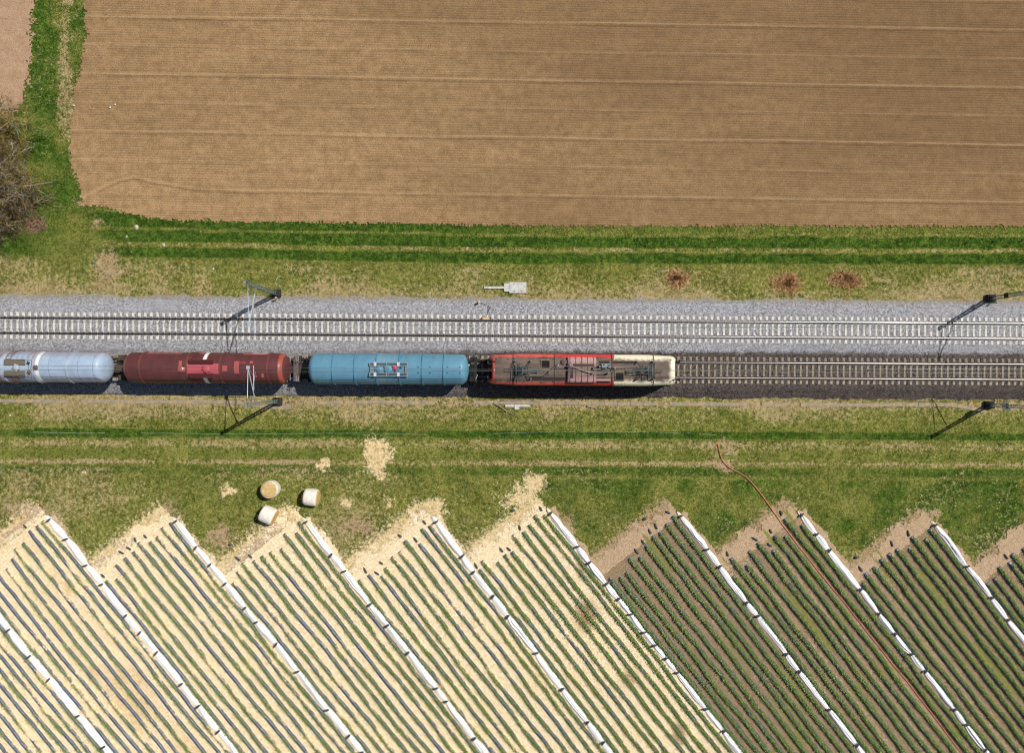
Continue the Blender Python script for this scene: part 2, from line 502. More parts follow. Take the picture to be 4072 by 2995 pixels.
def cell_sheet(name, x0, x1, y0, y1, step, inside, z, mat, attrfn, jitter=0.02):
    xs = np.arange(x0, x1 + 1e-6, step); ys = np.arange(y0, y1 + 1e-6, step)
    gx, gy = np.meshgrid(xs, ys, indexing='ij')
    cx, cy = np.meshgrid(xs[:-1] + step / 2, ys[:-1] + step / 2, indexing='ij')
    keep = inside(*toPX(cx, cy))
    X, Y = toPX(gx, gy)
    at = {k: v.ravel() for k, v in attrfn(X, Y).items()}
    gz = z + (fbm(gx * 2.5, gy * 2.5, 33, 3) - .5) * jitter
    jx = gx + (vnoise(gx * 9, gy * 9, 51) - .5) * step * .7; jy = gy + (vnoise(gx * 9, gy * 9, 52) - .5) * step * .7
    v, f, at = compact(np.stack([jx, jy, gz], -1).reshape(-1, 3), gfaces(len(xs), len(ys), keep), at)
    return kind(np_mesh(name, v, f, mat, attrs=at, smooth=True), 'structure')
def plough_in(X, Y):
    nz = (fbm(X / 14, Y / 14, 41, 4) - .5); n2 = fbm(X / 70, Y / 70, 42, 2) - .5
    w = _h(np.round(X * 3), np.round(Y * 3), 43) - .5
    return (X > STRIP_R(Y) + nz * 20 + n2 * 34 + w * 16) & (Y < FIELD_Y(X) + nz * 9 + n2 * 8 + w * 11)
ARC = lerp_tab([(300, 800), (424, 734), (480, 712), (533, 700), (581, 712), (666, 728), (787, 748), (1000, 756), (1050, 757)])
def plough_attr(X, Y):
    rut = np.zeros_like(X)
    for n in range(-1, 7):
        yl = 60 + 114.5 * n + .0157 * (X - 500) + (fbm(X / 400, X * 0 + n, 60, 2) - .5) * 6
        if n == 6: yl = np.where(X < 1050, ARC(X), yl)
        st_ = (1.0 if n % 2 == 0 else .6) * (.5 + fbm(X / 90, X * 0 + n * 7, 61, 3))
        e = (Y - yl)
        rut += 1.35 * st_ * (np.exp(-((e - 1) / 5.5) ** 2) - .85 * np.exp(-((e - 11) / 5.5) ** 2) - .4 * np.exp(-((e + 11) / 6) ** 2))
    head = (1 - sstep(330, 480, X - STRIP_R(Y) + 300)) * .5 + (1 - sstep(8, 40, FIELD_Y(X) - Y)) * .45
    # tyre lug prints along the headland
    lug = np.sin((Y + np.abs(X - (STRIP_R(Y) + 75)) * .8) / 3.4) * np.exp(-((X - STRIP_R(Y) - 75) / 32) ** 2) * .8 * (fbm(X / 60, Y / 60, 71, 2) + .1)
    dark_bias = sstep(300, 3600, X) * .38 - sstep(0, 900, Y) * .12 + .12  # field colour gets darker towards the right, slightly paler downwards
    return dict(rut=rut * (1 - head * .6) + head * .55 + lug, dark_bias=dark_bias)
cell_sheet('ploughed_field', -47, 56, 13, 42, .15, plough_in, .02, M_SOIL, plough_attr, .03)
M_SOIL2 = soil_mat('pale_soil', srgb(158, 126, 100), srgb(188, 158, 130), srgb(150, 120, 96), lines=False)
def corner_in(X, Y):
    nz = (fbm(X / 26, Y / 26, 44, 4) - .5); w = _h(np.round(X * 3), np.round(Y * 3), 45) - .5
    return (X < STRIP_L(Y) + nz * 50 + w * 26)
def corner_attr(X, Y):
    lug = np.sin((Y + np.abs(X - 85) * .8) / 3.6) * np.exp(-((X - 85) / 24) ** 2) * .9 * (fbm(X / 70, Y / 70, 73, 2) + .1)
    return dict(rut=lug + .1, dark_bias=X * 0 - .1)
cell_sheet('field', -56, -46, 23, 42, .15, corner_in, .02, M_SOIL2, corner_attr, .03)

# ------------------------------------------------------------------ strawberry field floor
g = G('strawberry_floor', .95, .08)
fine = g.noise(10, 3, .75); mid = g.noise(2.2, 4, .65); fib = g.noise(7, 3, .7, dist=1.2)
tone = g.ss(g.math('MULTIPLY_ADD', fine, .5, g.math('MULTIPLY_ADD', fib, .3, g.math('MULTIPLY', mid, .2))), .36, .64)
c = g.mix(tone, srgb(106, 88, 66), srgb(168, 146, 116))
c = g.mix(g.ss(g.math('MULTIPLY_ADD', g.math('SUBTRACT', fib, .5), 1.5, g.attr('pale')), .35, .7), c, g.mix(tone, srgb(140, 116, 90), srgb(206, 180, 148)))
c = g.mix(g.ss(g.math('MULTIPLY_ADD', g.math('SUBTRACT', mid, .5), 1.2, g.attr('damp')), .4, .75, 0, .8), c, g.mix(tone, srgb(62, 50, 36), srgb(104, 90, 64)))
c = g.mix(g.ss(g.math('MULTIPLY_ADD', g.math('SUBTRACT', mid, .5), .9, g.attr('algae')), .4, .7, 0, .85), c, g.mix(tone, srgb(98, 104, 44), srgb(136, 142, 64)))
stc = g.mix(g.ss(fib, .35, .65), g.mix(tone, srgb(202, 172, 122), srgb(240, 220, 178)), g.mix(tone, srgb(232, 208, 164), srgb(254, 246, 222)))
stc = g.mix(g.ss(g.math('MULTIPLY_ADD', g.math('SUBTRACT', mid, .5), .8, g.attr('gold')), .35, .75, 0, .85), stc, g.mix(tone, srgb(178, 146, 96), srgb(226, 196, 142)))
stc = g.mix(g.ss(g.math('MULTIPLY_ADD', g.math('SUBTRACT', fib, .5), 1.6, g.attr('rot')), .45, .8, 0, .9), stc, srgb(128, 96, 52))
c = g.mix(g.ss(g.math('MULTIPLY_ADD', g.math('SUBTRACT', g.math('MULTIPLY_ADD', fib, .6, g.math('MULTIPLY', mid, .4)), .5), 2.0, g.attr('straw')), .35, .6), c, stc)
g.col(c); g.bump(g.math('ADD', fine, fib), .55, .05)
M_SFLOOR = g.m
def sf_in(X, Y):
    m, k, t, a = in_straw_field(X, Y)
    return (m > 0) & (Y > 1900)
def sf_attr(X, Y):
    m, k, t, a = in_straw_field(X, Y)
    gap = np.floor(t * 10).astype(int)
    hsh = _h(k * 13 + 5, gap + 3, 5)
    h2 = _h(k * 7 + 1, gap + 11, 8)
    along = RX * X + RY * Y
    n = fbm(X / 200, Y / 200, 77, 3)
    straw = np.where(k <= 5, 1.0, 0.0)
    straw = np.where((k <= 5) & (a < -15), .62 + (a < -15) * (n - .5) * 1.2, straw)
    straw = np.where((k <= 1) & (a < -35), .3, straw)
    gold = np.where((k <= 3), (hsh > .85) * .35, 0) + (fbm(X / 90, Y / 90, 78, 3) - .5) * .5 + np.where((k == 1) & (t > .3) & (t < .75), .5, 0) + np.interp(X, [0, 1200, 2400, 2900], [-.1, .1, .34, .38])
    rot = np.exp(-(((X - 2330) / 70) ** 2 + ((Y - 2450) / 90) ** 2)) * .9 + np.exp(-(((X - 2500) / 60) ** 2 + ((Y - 2700) / 70) ** 2)) * .7 + np.exp(-(((X - 2310) / 30) ** 2 + ((Y - 2260) / 60) ** 2)) * .8 + np.exp(-(((X - 2700) / 40) ** 2 + ((Y - 2920) / 80) ** 2)) * .8
    al = fbm(along / 160, h2 * 40, 79, 3)
    tt = t * 10 - gap
    algae = np.where((k > 5) & (h2 > .45), sstep(.52, .7, al) * .85 * np.exp(-((tt - .02) / .3) ** 2 * 0) , 0)
    algae = np.where((np.abs(tt) < .2) | (np.abs(tt - 1) < .2), algae, algae * .35)
    for kk, t0, y0, y1 in ((6, .6, 2120, 2290), (7, .4, 2330, 2600), (8, .6, 2250, 2420), (8, .6, 2560, 2780), (7, .6, 2100, 2200)):
        algae = np.maximum(algae, (k == kk) * np.exp(-((t - t0) / .022) ** 2) * band(Y, y0, y1, 30))
    damp = np.where(k > 5, .12 + (h2 > .6) * .2 + (n - .5) * .4, 0)
    pale = np.where(k > 5, np.where(a < 10, 1.0, .1 + (hsh > .8) * .35), np.where(a < -20, .9, .5))
    return dict(straw=straw, gold=gold, rot=rot, algae=algae, damp=damp * (a > 0), pale=pale)
cell_sheet('strawberry_field', -56, 56, -42, -9, .15, sf_in, .015, M_SFLOOR, sf_attr, .03)

# ------------------------------------------------------------------ ballast
YS, YN, YV = .728, 4.76, .67
g = G('ballast_mat', .9, .15)
st1 = g.vor(15, 'Color'); stone = g.n('ShaderNodeSeparateColor'); g.t.links.new(st1, stone.inputs[0])
dist = g.vor(15, 'Distance')
fine = g.noise(8, 4, .8); big = g.noise(.5, 3)
v = g.math('MULTIPLY_ADD', stone.outputs[0], .6, g.math('MULTIPLY', fine, .4))
north = g.mix(g.ss(v, .2, .8), srgb(98, 99, 102), srgb(192, 194, 199))
north = g.mix(g.ss(stone.outputs[1], .8, .86, 0, .4), north, srgb(140, 118, 108))
brownc = g.mix(g.ss(v, .2, .85), srgb(38, 35, 34), srgb(116, 106, 100))
p = g.xyz()
yy = g.math('ADD', p[1], g.math('MULTIPLY', g.math('SUBTRACT', g.noise(1.6, 4, .7), .5), .9))
fs = g.math('MULTIPLY', g.ss(g.math('MULTIPLY_ADD', g.ss(p[0], -6.0, 12.0, .75, 0), -1.0, yy), 2.85, 2.3) if False else g.ss(yy, 2.8, 2.3), g.ss(p[0], -24.0, 4.0, .3, 1.0))
c = g.mix(fs, north, brownc)
# rust dust on the bed close to the rails of the north track
rd = g.math('ABSOLUTE', g.math('SUBTRACT', g.math('ABSOLUTE', g.math('SUBTRACT', p[1], YN)), .75))
c = g.mix(g.math('MULTIPLY', g.ss(rd, .75, .1), g.ss(fine, .3, .65, .1, .35)), c, srgb(116, 102, 92))
edge = g.ss(g.math('ADD', yy, g.math('MULTIPLY', fine, .5)), 7.45, 8.0, 0, .6)
c = g.mix(edge, c, srgb(140, 130, 104))
g.col(c); g.bump(g.math('SUBTRACT', 1.0, dist), .8, .06)
M_BALLAST = g.m
prof = [(-2.15, -.09), (-1.95, .0), (-1.65, .14), (-1.2, .33), (-.9, .40)] + [(y, .415) for y in np.arange(-.78, 2.1, .12)] + \
       [(2.25, .40), (2.5, .37), (2.75, .36), (3.0, .37), (3.25, .40)] + [(y, .415) for y in np.arange(3.37, 6.25, .12)] + \
       [(6.35, .40), (6.6, .33), (6.9, .21), (7.2, .12), (7.5, .06), (7.75, .0), (8.0, -.09)]
py_ = np.array([a for a, b in prof]); pz_ = np.array([b for a, b in prof])
xs = np.concatenate([[-600, -200, -90], np.arange(-58, 58.01, .16), [90, 200, 600]])
gx, gy = np.meshgrid(xs, py_, indexing='ij')
gz = np.broadcast_to(pz_, gx.shape) + (fbm(gx * 4, gy * 6, 91, 3) - .5) * .07
e = (fbm(gx * 1.2, gy * 0, 92, 4) - .5) * .5
gy2 = gy + np.where(gy < -.9, e, 0) + np.where(gy > 6.5, e * 1.2, 0)
kind(np_mesh('ballast', np.stack([gx, gy2, gz], -1).reshape(-1, 3), gfaces(len(xs), len(py_)), M_BALLAST, smooth=True), 'structure')

# ------------------------------------------------------------------ railway tracks
M_CONC_W = simple('concrete_pale', srgb(222, 219, 210), srgb(192, 189, 180), 2.2, .85, bump=.1)
M_CONC_B = simple('concrete_weathered', srgb(168, 154, 134), srgb(126, 114, 98), 4, .9, bump=.2)
M_CLIP = simple('rail_clip', srgb(62, 52, 46), srgb(40, 34, 32), 20, .7)
M_RAILSIDE = simple('rusty_rail', srgb(84, 62, 50), srgb(50, 40, 36), 4, .8)
def rail_top(name):
    g = G(name, .32, .5)
    g.b.inputs['Metallic'].default_value = 1.0
    n = g.noise(2, 3, .6, stretch=(.05, 8, 1))
    g.col(g.mix(g.ss(n, .35, .65), srgb(186, 184, 184), srgb(140, 134, 132)))
    return g.m
M_RAILTOP = rail_top('rail_head_steel')
def make_sleeper(x, y, mat, name, parent):
    mb = MB()
    # trapezoid body, narrower waist in the middle, rail seats a little higher
    st = [(-1.31, .135, .43), (-1.12, .125, .445), (-.98, .12, .455), (-.52, .115, .455), (-.40, .10, .43), (0, .095, .425),
          (.40, .10, .43), (.52, .115, .455), (.98, .12, .455), (1.12, .125, .445), (1.31, .135, .43)]
    vs = []
    for yy, w, zt in st:
        vs += [(x - w - .02, y + yy, .30), (x - w + .015, y + yy, zt), (x + w - .015, y + yy, zt), (x + w + .02, y + yy, .30)]
    fs = []
    for i in range(len(st) - 1):
        b = i * 4
        for j in range(3): fs.append((b + j, b + j + 1, b + 5 + j, b + 4 + j))
    fs += [(0, 3, 2, 1), (len(vs) - 4, len(vs) - 3, len(vs) - 2, len(vs) - 1)]
    mb.add(vs, fs, 0)
    for s in (-1, 1):
        for k in (-1, 1):
            mb.box((x, y + s * .753 + k * .125, .47), (.13, .1, .045), mi=1)
    return mb.build(name, [mat, M_CLIP], parent)
def make_track(yc, mat, x_off, pitch, label, pick):
    t = thing('railway_track', label, 'railway track', (0, yc, 0), 'railway tracks')
    for s in (-1, 1):
        y = yc + s * .753
        prof = [(-.075, .455), (-.075, .47), (-.018, .485), (-.012, .57), (-.036, .585), (-.037, .615), (-.028, .627), (0, .631),
                (.028, .627), (.037, .615), (.036, .585), (.012, .57), (.018, .485), (.075, .47), (.075, .455)]
        mb = MB(); n = len(prof)
        L = 220
        for x in (-L, L):
            for a, b in prof: mb.v.append((x, y + a, b))
        for j in range(n - 1):
            mb.f.append((j, j + 1, n + j + 1, n + j)); mb.mi.append(1 if 4 < j < 9 else 0)
        mb.build('rail', [M_RAILSIDE, M_RAILTOP], t, 35)
    xs = [x_off + i * pitch for i in range(-150, 60)]
    xs.sort(key=lambda x: pick(x))
    first = make_sleeper(xs[0], yc, mat, 'sleeper', t)
    for x in xs[1:100]:
        o = first.copy(); COL.objects.link(o); o.parent = t; o.location = (x - xs[0], 0, 0)
    src = first.data
    v = np.empty(len(src.vertices) * 3, np.float32); src.vertices.foreach_get('co', v); v = v.reshape(-1, 3)
    mb = MB(); fs = [tuple(p.vertices) for p in src.polygons]; mi = [p.material_index for p in src.polygons]
    base = v + np.array([0, yc, 0])
    for x in xs[100:]:
        b = len(mb.v)
        mb.v.extend(map(tuple, base + np.array([x - xs[0], 0, 0])))
        mb.f.extend([tuple(b + i for i in f) for f in fs]); mb.mi.extend(mi)
    kind(mb.build('sleepers', [mat, M_CLIP], t), 'stuff')
    return t
make_track(YN, M_CONC_W, P(3218.9, 1314, .45).x, .6005, 'empty railway track with pale new concrete sleepers on grey ballast', lambda x: abs(x))
make_track(YS, M_CONC_B, P(3209.4, 1477, .45).x, .6035, 'railway track with weathered brown sleepers under the train', lambda x: abs(x - 35))

# ------------------------------------------------------------------ trackside concrete and small gear
M_CONC_L = simple('concrete_light', srgb(208, 208, 204), srgb(178, 178, 172), 3, .85, bump=.15)
M_DARK = simple('dark_steel', srgb(44, 46, 48), srgb(28, 29, 31), 5, .6)
M_BLACK = simple('black_rubber', srgb(24, 24, 26), srgb(14, 14, 15), 6, .7)
M_YEL = simple('cream_yellow_paint', srgb(216, 194, 136), srgb(186, 162, 106), 6, .6)
def zc(px, py, z=0.0): return P(1850 + px / 6.417, 1080 + py / 6.417, z)
def rect_z(mb, x0, y0, x1, y1, za, zb, f, mi=0):
    a, b = f(x0, y1, zb), f(x1, y0, zb)
    mb.hexa([(a.x, a.y, za), (b.x, a.y, za), (b.x, b.y, za), (a.x, b.y, za), (a.x, a.y, zb), (b.x, a.y, zb), (b.x, b.y, zb), (a.x, b.y, zb)], mi)
c0 = zc(1340, 407)
t = thing('cable_pit', 'pale concrete cable pit with two lids and a narrow duct, on grass beside the ballast', 'cable pit', (c0.x, c0.y, 0))
mb = MB(); rect_z(mb, 1125, 270, 1560, 545, -.1, .17, zc); mb.build('frame', M_CONC_L, t)
for a, b in ((1155, 1338), (1344, 1532)):
    mb = MB(); rect_z(mb, a, 303, b, 508, .1, .195, zc)
    for yy in (312, 500): rect_z(mb, (a + b) / 2 - 22, yy - 6, (a + b) / 2 + 22, yy + 6, .19, .203, zc, 1)
    mb.build('lid', [M_CONC_L, M_DARK], t)
mb = MB(); rect_z(mb, 988, 298, 1122, 505, -.1, .12, zc); mb.build('side_slab', M_CONC_L, t)
mb = MB()
for i in range(5): rect_z(mb, 478 + i * 102, 375 + (i % 2) * 4, 478 + i * 102 + 99, 430 + (i % 2) * 3, -.1, .10, zc)
mb.build('duct_cover', M_CONC_L, t)

c0 = zc(530, 1197, .45)
t = thing('rail_sensor', 'cream trackside sensor box clamped beside the rail of the empty track', 'sensor box', (c0.x, c0.y, .4))
mb = MB(); rect_z(mb, 440, 1172, 620, 1222, .40, .56, zc); mb.build('cover', M_YEL, t)
mb = MB()
rect_z(mb, 412, 1168, 438, 1226, .40, .54, zc); rect_z(mb, 622, 1168, 650, 1226, .40, .54, zc)
mb.build('end_clamp', M_DARK, t)
mb = MB(); mb.tube([zc(x, y, z) for x, y, z in ((530, 1175, .48), (535, 1130, .5), (560, 1080, .46), (600, 990, .45), (618, 925, .44), (600, 870, .42), (550, 838, .38), (480, 820, .33), (395, 800, .3))], .026, 6)
mb.build('cable', M_BLACK, t, 60)
c0 = zc(345, 800)
t = thing('junction_post', 'small dark post with a cream cap at the ballast edge, end of the black cable', 'cable post', (c0.x, c0.y, 0))
mb = MB(); mb.lathe((c0.x, c0.y, 0), (0, 0, 1), [(0, .06), (.55, .055), (.6, .08), (.68, .08)], 10); mb.box((c0.x - .09, c0.y - .04, .4), (.14, .16, .25)); mb.build('post', M_DARK, t, 40)
mb = MB(); mb.lathe((c0.x + .03, c0.y, .66), (0, 0, 1), [(0, .11), (.07, .1), (.1, .04)], 10); mb.build('cap', M_YEL, t, 40)

def z3(x, y, z=0.0): return P(1850 + x / 2.246, 1350 + y / 2.246, z)
c0 = z3(465, 595)
t = thing('concrete_slab', 'pale T-shaped concrete slab on the dirt bank below the red locomotive', 'concrete slab', (c0.x, c0.y, 0))
mb = MB(); rect_z(mb, 358, 584, 438, 604, -.05, .09, z3); rect_z(mb, 440, 584, 574, 603, -.05, .10, z3); mb.build('bar', M_CONC_L, t)
mb = MB(); rect_z(mb, 441, 588, 481, 628, -.05, .125, z3); mb.build('lid', M_CONC_L, t)

# cable trough along the bank
g = G('trough_concrete', .95, .1)
nz = g.noise(1.2, 4, .7); f2 = g.noise(9, 3, .7)
g.col(g.mix(g.ss(nz, .42, .6), g.mix(f2, srgb(124, 116, 102), srgb(160, 152, 138)), g.mix(f2, srgb(150, 132, 102), srgb(190, 168, 132)))); g.bump(f2, .5, .03)
M_TROUGH = g.m
tp = [(-400, 1592), (0, 1594), (200, 1597), (400, 1596), (600, 1598), (800, 1598), (960, 1602), (1060, 1618), (1130, 1624), (1200, 1615), (1270, 1602), (1500, 1600), (1800, 1602),
      (2100, 1600), (2300, 1604), (2600, 1607), (3000, 1609), (3400, 1611), (3700, 1609), (3790, 1610), (3850, 1622), (3920, 1636), (3990, 1634), (4040, 1618), (4120, 1612), (4500, 1614)]
fy = lerp_tab(tp)
c0 = P(2036, 1602)
t = thing('cable_trough', 'low grey concrete cable trough running along the bank south of the train', 'cable trough', (c0.x, c0.y, 0))
mb = MB(); x = -300.0; i = 0
while x < 4400:
    x2 = x + 52
    if vnoise(np.array(x / 90), np.array(3.0), 5) > .28:
        a, b = P(x + .6, float(fy(x))), P(x2 - .6, float(fy(x2)))
        d = (b - a).normalized(); nrm = Vector((-d.y, d.x, 0)) * .17
        zt = .0 + .03 * random.random()
        zb = -.08
        pts = [a - nrm, b - nrm, b + nrm, a + nrm]
        mb = MB(); mb.hexa([(q.x, q.y, zb) for q in pts] + [(q.x, q.y, zt) for q in pts]); mb.build('trough_lid', M_TROUGH, t)
    x = x2

# white fence tape in the grass
M_TAPE = simple('white_tape', srgb(226, 228, 224), srgb(196, 200, 196), 5, .6)
def tape(name, label, pts, r, mat, z=.16, cat='tape'):
    mb = MB(); P3 = []
    for (a, b), (c, d) in zip(pts[:-1], pts[1:]):
        n = max(2, int(abs(c - a) / 30))
        for i in range(n):
            f = i / n
            q = P(a + (c - a) * f, b + (d - b) * f); P3.append((q.x, q.y + random.uniform(-.02, .02), z + random.uniform(-.22, .04)))
    q = P(*pts[-1]); P3.append((q.x, q.y, z))
    mb.tube(P3, r, 4)
    return tag(mb.build(name, mat), label, cat)
tape('fence_tape', 'long thin white fence tape lying in the grass below the train', [(1880, 1728), (2050, 1722), (2206, 1717), (2360, 1718.5), (2562, 1718.7), (2740, 1723), (2847, 1730.7)], .008, M_TAPE)
tape('fence_tape', 'short white fence tape in dark grass below the tank wagons, left', [(133, 1718.6), (311, 1723), (420, 1721.5)], .011, M_TAPE)
tape('fence_tape', 'faint white fence tape in the grass below the brown and blue tank wagons', [(560, 1722), (800, 1726), (960, 1727), (1130, 1725), (1300, 1724), (1460, 1724), (1700, 1729)], .007, M_TAPE)
tape('fence_wire', 'bent white wire scrap in the grass above the upper lattice mast', [(1098.5, 1138), (1098, 1113), (1108, 1100), (1125, 1097), (1130, 1106)], .016, M_TAPE, .08, 'wire')
# loose pale branches
M_DEAD = simple('dead_wood', srgb(170, 156, 134), srgb(120, 106, 88), 6, .9)
def branch(label, pts, r):
    mb = MB(); mb.tube([P(a, b, .08) for a, b in pts], [r * (1 - .6 * i / (len(pts) - 1)) for i in range(len(pts))], 6)
    for i in range(1, len(pts) - 1):
        a = P(*pts[i], .08); ang = random.uniform(-1, 1)
        mb.tube([a, a + Vector((math.cos(ang) * .4, math.sin(ang) * .4, .1))], [r * .5, r * .2], 5)
    return tag(mb.build('dead_branch', M_DEAD, None, 60), label, 'branch')
branch('pale dead branch lying left below the concrete T slab', [(1962, 1604), (1985, 1615), (2005, 1630), (2022, 1641), (2046, 1652)], .09)
branch('pale dead branch on the bank right of the concrete T slab', [(2335, 1615), (2352, 1620), (2366, 1624), (2374, 1630)], .1)
branch('long pale stick on the bank in front of the locomotive shadow', [(1990, 1593), (2060, 1590), (2110, 1592), (2142, 1600)], .06)

# ------------------------------------------------------------------ litter
M_LIT = {'white': simple('white_scrap', srgb(232, 232, 232), srgb(205, 205, 210), 9, .6), 'blue': simple('blue_scrap', srgb(60, 150, 200), srgb(40, 110, 160), 9, .5),
         'orange': simple('orange_scrap', srgb(226, 140, 100), srgb(200, 112, 74), 9, .6), 'navy': simple('navy_scrap', srgb(34, 50, 110), srgb(24, 36, 80), 9, .5),
         'stone': simple('pale_stone', srgb(206, 196, 172), srgb(168, 156, 132), 6, .9)}
def scrap(name, px, py, s, colr, label, cat='litter'):
    p = P(px, py); mb = MB()
    pts = []
    for i in range(7):
        a = i * 2 * math.pi / 7
        r = s * random.uniform(.6, 1.1)
        pts.append((p.x + r * math.cos(a), p.y + r * math.sin(a), .05 + random.uniform(0, .06)))
    pts.append((p.x, p.y, .09 + s * .5)); pts.append((p.x, p.y, .02))
    mb.add(pts, [(i, (i + 1) % 7, 7) for i in range(7)] + [((i + 1) % 7, i, 8) for i in range(7)])
    return tag(mb.build(name, M_LIT[colr]), label, cat)
scrap('paper_scrap', 459, 415, .12, 'white', 'upper right of two white scraps on the ploughed field')
scrap('paper_scrap', 439, 426, .11, 'white', 'lower left of two white scraps on the ploughed field')
scrap('paper_scrap', 296, 419, .09, 'white', 'white scrap at the edge of the green strip and ploughed field')
scrap('plastic_scrap', 376, 1043, .11, 'blue', 'small bright blue scrap on the bare dirt patch')
scrap('plastic_scrap', 421, 1030, .13, 'orange', 'orange scrap on the bare dirt patch beside the blue one')
scrap('plastic_scrap', 124, 1028, .10, 'navy', 'dark blue scrap in the grass left of the dirt patch')
scrap('stone', 545, 904, .32, 'stone', 'large pale stone on the grass at the field corner', 'stone')
scrap('stone', 651, 974, .24, 'stone', 'pale stone in the grass wheel track', 'stone')
scrap('stone', 505, 940, .16, 'stone', 'small pale stone below the large one at the field corner', 'stone')
scrap('paper_scrap', 850, 1069, .11, 'white', 'white scrap on the dry bank above the ballast')
scrap('paper_scrap', 901, 1647, .08, 'white', 'white scrap in the bank grass left of the lower lattice mast')
scrap('paper_scrap', 43, 1652, .12, 'white', 'white scrap in the grass below the pale grey tank wagon')
scrap('paper_scrap', 3604, 2026, .11, 'white', 'white scrap in the weeds by the bare soil at right')

# ------------------------------------------------------------------ overhead line
M_MAST = simple('mast_green_steel', srgb(140, 152, 142), srgb(104, 116, 108), 3, .55, .2, bump=.05)
M_GALV = simple('galvanised_tube', srgb(196, 204, 214), srgb(164, 172, 182), 4, .4, .25)
M_FOOT = simple('mast_foot', srgb(58, 60, 60), srgb(34, 35, 36), 4, .85, bump=.2)
M_INS = simple('insulator_brown', srgb(150, 150, 156), srgb(110, 112, 118), 8, .3)
M_PLATE = simple('number_plate', srgb(244, 246, 250), srgb(234, 238, 244), 3, .5)
M_INK = simple('black_lettering', srgb(18, 20, 24), srgb(12, 13, 15), 3, .6)
def mast(base, zt, side, label, cant=None, plate=None):
    bx, by = base.x, base.y
    t = thing('catenary_mast', label, 'mast', (bx, by, 0), 'overhead line masts')
    mb = MB(); mb.box((bx, by, .12), (.8, .74, .5)); mb.box((bx, by, .42), (.56, .52, .12)); mb.build('footing', M_FOOT, t)
    mb = MB()
    def w(z): return .165 - .05 * z / zt
    def dep(z): return .095 - .02 * z / zt
    for sy in (-1, 1):
        a, b = .45, zt
        for sx in (-1, 1):
            p4 = []
            for z in (a, b):
                x0 = bx + sx * dep(z); y0 = by + sy * w(z)
                p4 += [(x0 - .022, y0 - .022, z), (x0 + .022, y0 - .022, z), (x0 + .022, y0 + .022, z), (x0 - .022, y0 + .022, z)]
            mb.hexa(p4)
        p4 = []
        for z in (a, b):
            y0 = by + sy * (w(z) - .012)
            p4 += [(bx - dep(z), y0 - .012, z), (bx + dep(z), y0 - .012, z), (bx + dep(z), y0 + .012, z), (bx - dep(z), y0 + .012, z)]
        mb.hexa(p4)
    mb.build('mast_leg', M_MAST, t)
    mb = MB(); z = .9; i = 0
    while z < zt - .2:
        for sx in (-1, 1):
            mb.box((bx + sx * (dep(z) + .012), by, z), (.03, 2 * w(z), .06))
            if z + .5 < zt:
                s = 1 if i % 2 else -1
                mb.tube([(bx + sx * dep(z), by - s * w(z), z), (bx + sx * dep(z), by + s * w(z + .5), z + .5)], .017, 4)
        z += .5; i += 1
    mb.box((bx, by, zt + .02), (2 * dep(zt) + .1, 2 * w(zt) + .1, .05))
    mb.build('batten', M_MAST, t)
    mb = MB(); mb.lathe((bx + .12, by + side * .48, .3), (0, 0, 1), [(0, .05), (.4, .06), (.5, .11), (.6, .09), (.66, .03)], 10); mb.build('marker_cap', M_YEL, t, 40)
    if cant:
        ap, m1, m2, r1, r2, d1, d2 = cant
        for nm, a, b, r, ins in (('stay_tube', m1, ap, .035, .55), ('bracket_tube', m2, ap, .045, .6)):
            d = (b - a).normalized()
            mb = MB(); mb.tube([a + d * ins, b], r, 8); tb = mb.build(nm, M_GALV, t, 60)
            mb = MB()
            mb.lathe(a, d, [(0, .05), (.06, .05)] + [(.08 + k * .07 + e, .085 if e in (.02, .04) else .045) for k in range(6) for e in (0, .02, .04, .06)] + [(.55, .05)], 10)
            mb.build('insulator', M_INS, tb, 30)
        mb = MB(); mb.box(ap, (.26, .3, .18)); mb.lathe(ap, (0, 0, 1), [(-.3, .03), (0, .06), (.12, .06)], 8); mb.build('clamp', M_GALV, t)
        mb = MB(); mb.tube([r1, r2], .033, 8); ra = mb.build('registration_tube', M_GALV, t, 60)
        mb = MB(); mb.tube([d1, d2], .022, 6); mb.tube([d1, d1 - Vector((0, 0, .12))], .02, 6); mb.build('steady_arm', M_GALV, t, 60)
        mb = MB(); mb.tube([r1.lerp(r2, .55), ap - Vector((0, 0, .1))], .008, 4); mb.build('dropper', M_GALV, t)
    if plate:
        z, w_, h_, txt, m = plate
        px_ = bx - dep(z) - .06
        mb = MB(); mb.box((px_, by, z), (.025, w_, h_)); pl = mb.build('number_plate', m, t)
        if txt:
            for s, sz, dz in ((txt[0], .52, .03), (txt[1], .46, -.42)):
                cu = bpy.data.curves.new('t', 'FONT'); cu.body = s; cu.size = sz; cu.align_x = 'CENTER'; cu.extrude = .006; cu.offset = .006
                to = bpy.data.objects.new('t', cu); COL.objects.link(to)
                bpy.context.view_layer.update()
                me = bpy.data.meshes.new_from_object(to.evaluated_get(bpy.context.evaluated_depsgraph_get()))
                bpy.data.objects.remove(to)
                # plate faces -X: text right = -Y, text up = +Z
                me.transform(Matrix(((0, 0, -1, px_ - .02), (-1, 0, 0, by), (0, 1, 0, z + dz), (0, 0, 0, 1))))
                me.transform(Matrix.Translation(-WLOC[t.name]))
                me.materials.clear(); me.materials.append(M_INK); me.name = 'lettering'
                lo = bpy.data.objects.new('lettering', me); COL.objects.link(lo); lo.parent = pl
    return t
def Z5(x, y, z): return P(850 + x / 6.119, 1080 + y / 6.119, z)
def Z6(x, y, z): return P(850 + x / 5.006, 1420 + y / 5.006, z)
bN = Z5(1520, 530, .3); bS = Z6(1265, 885, .3)
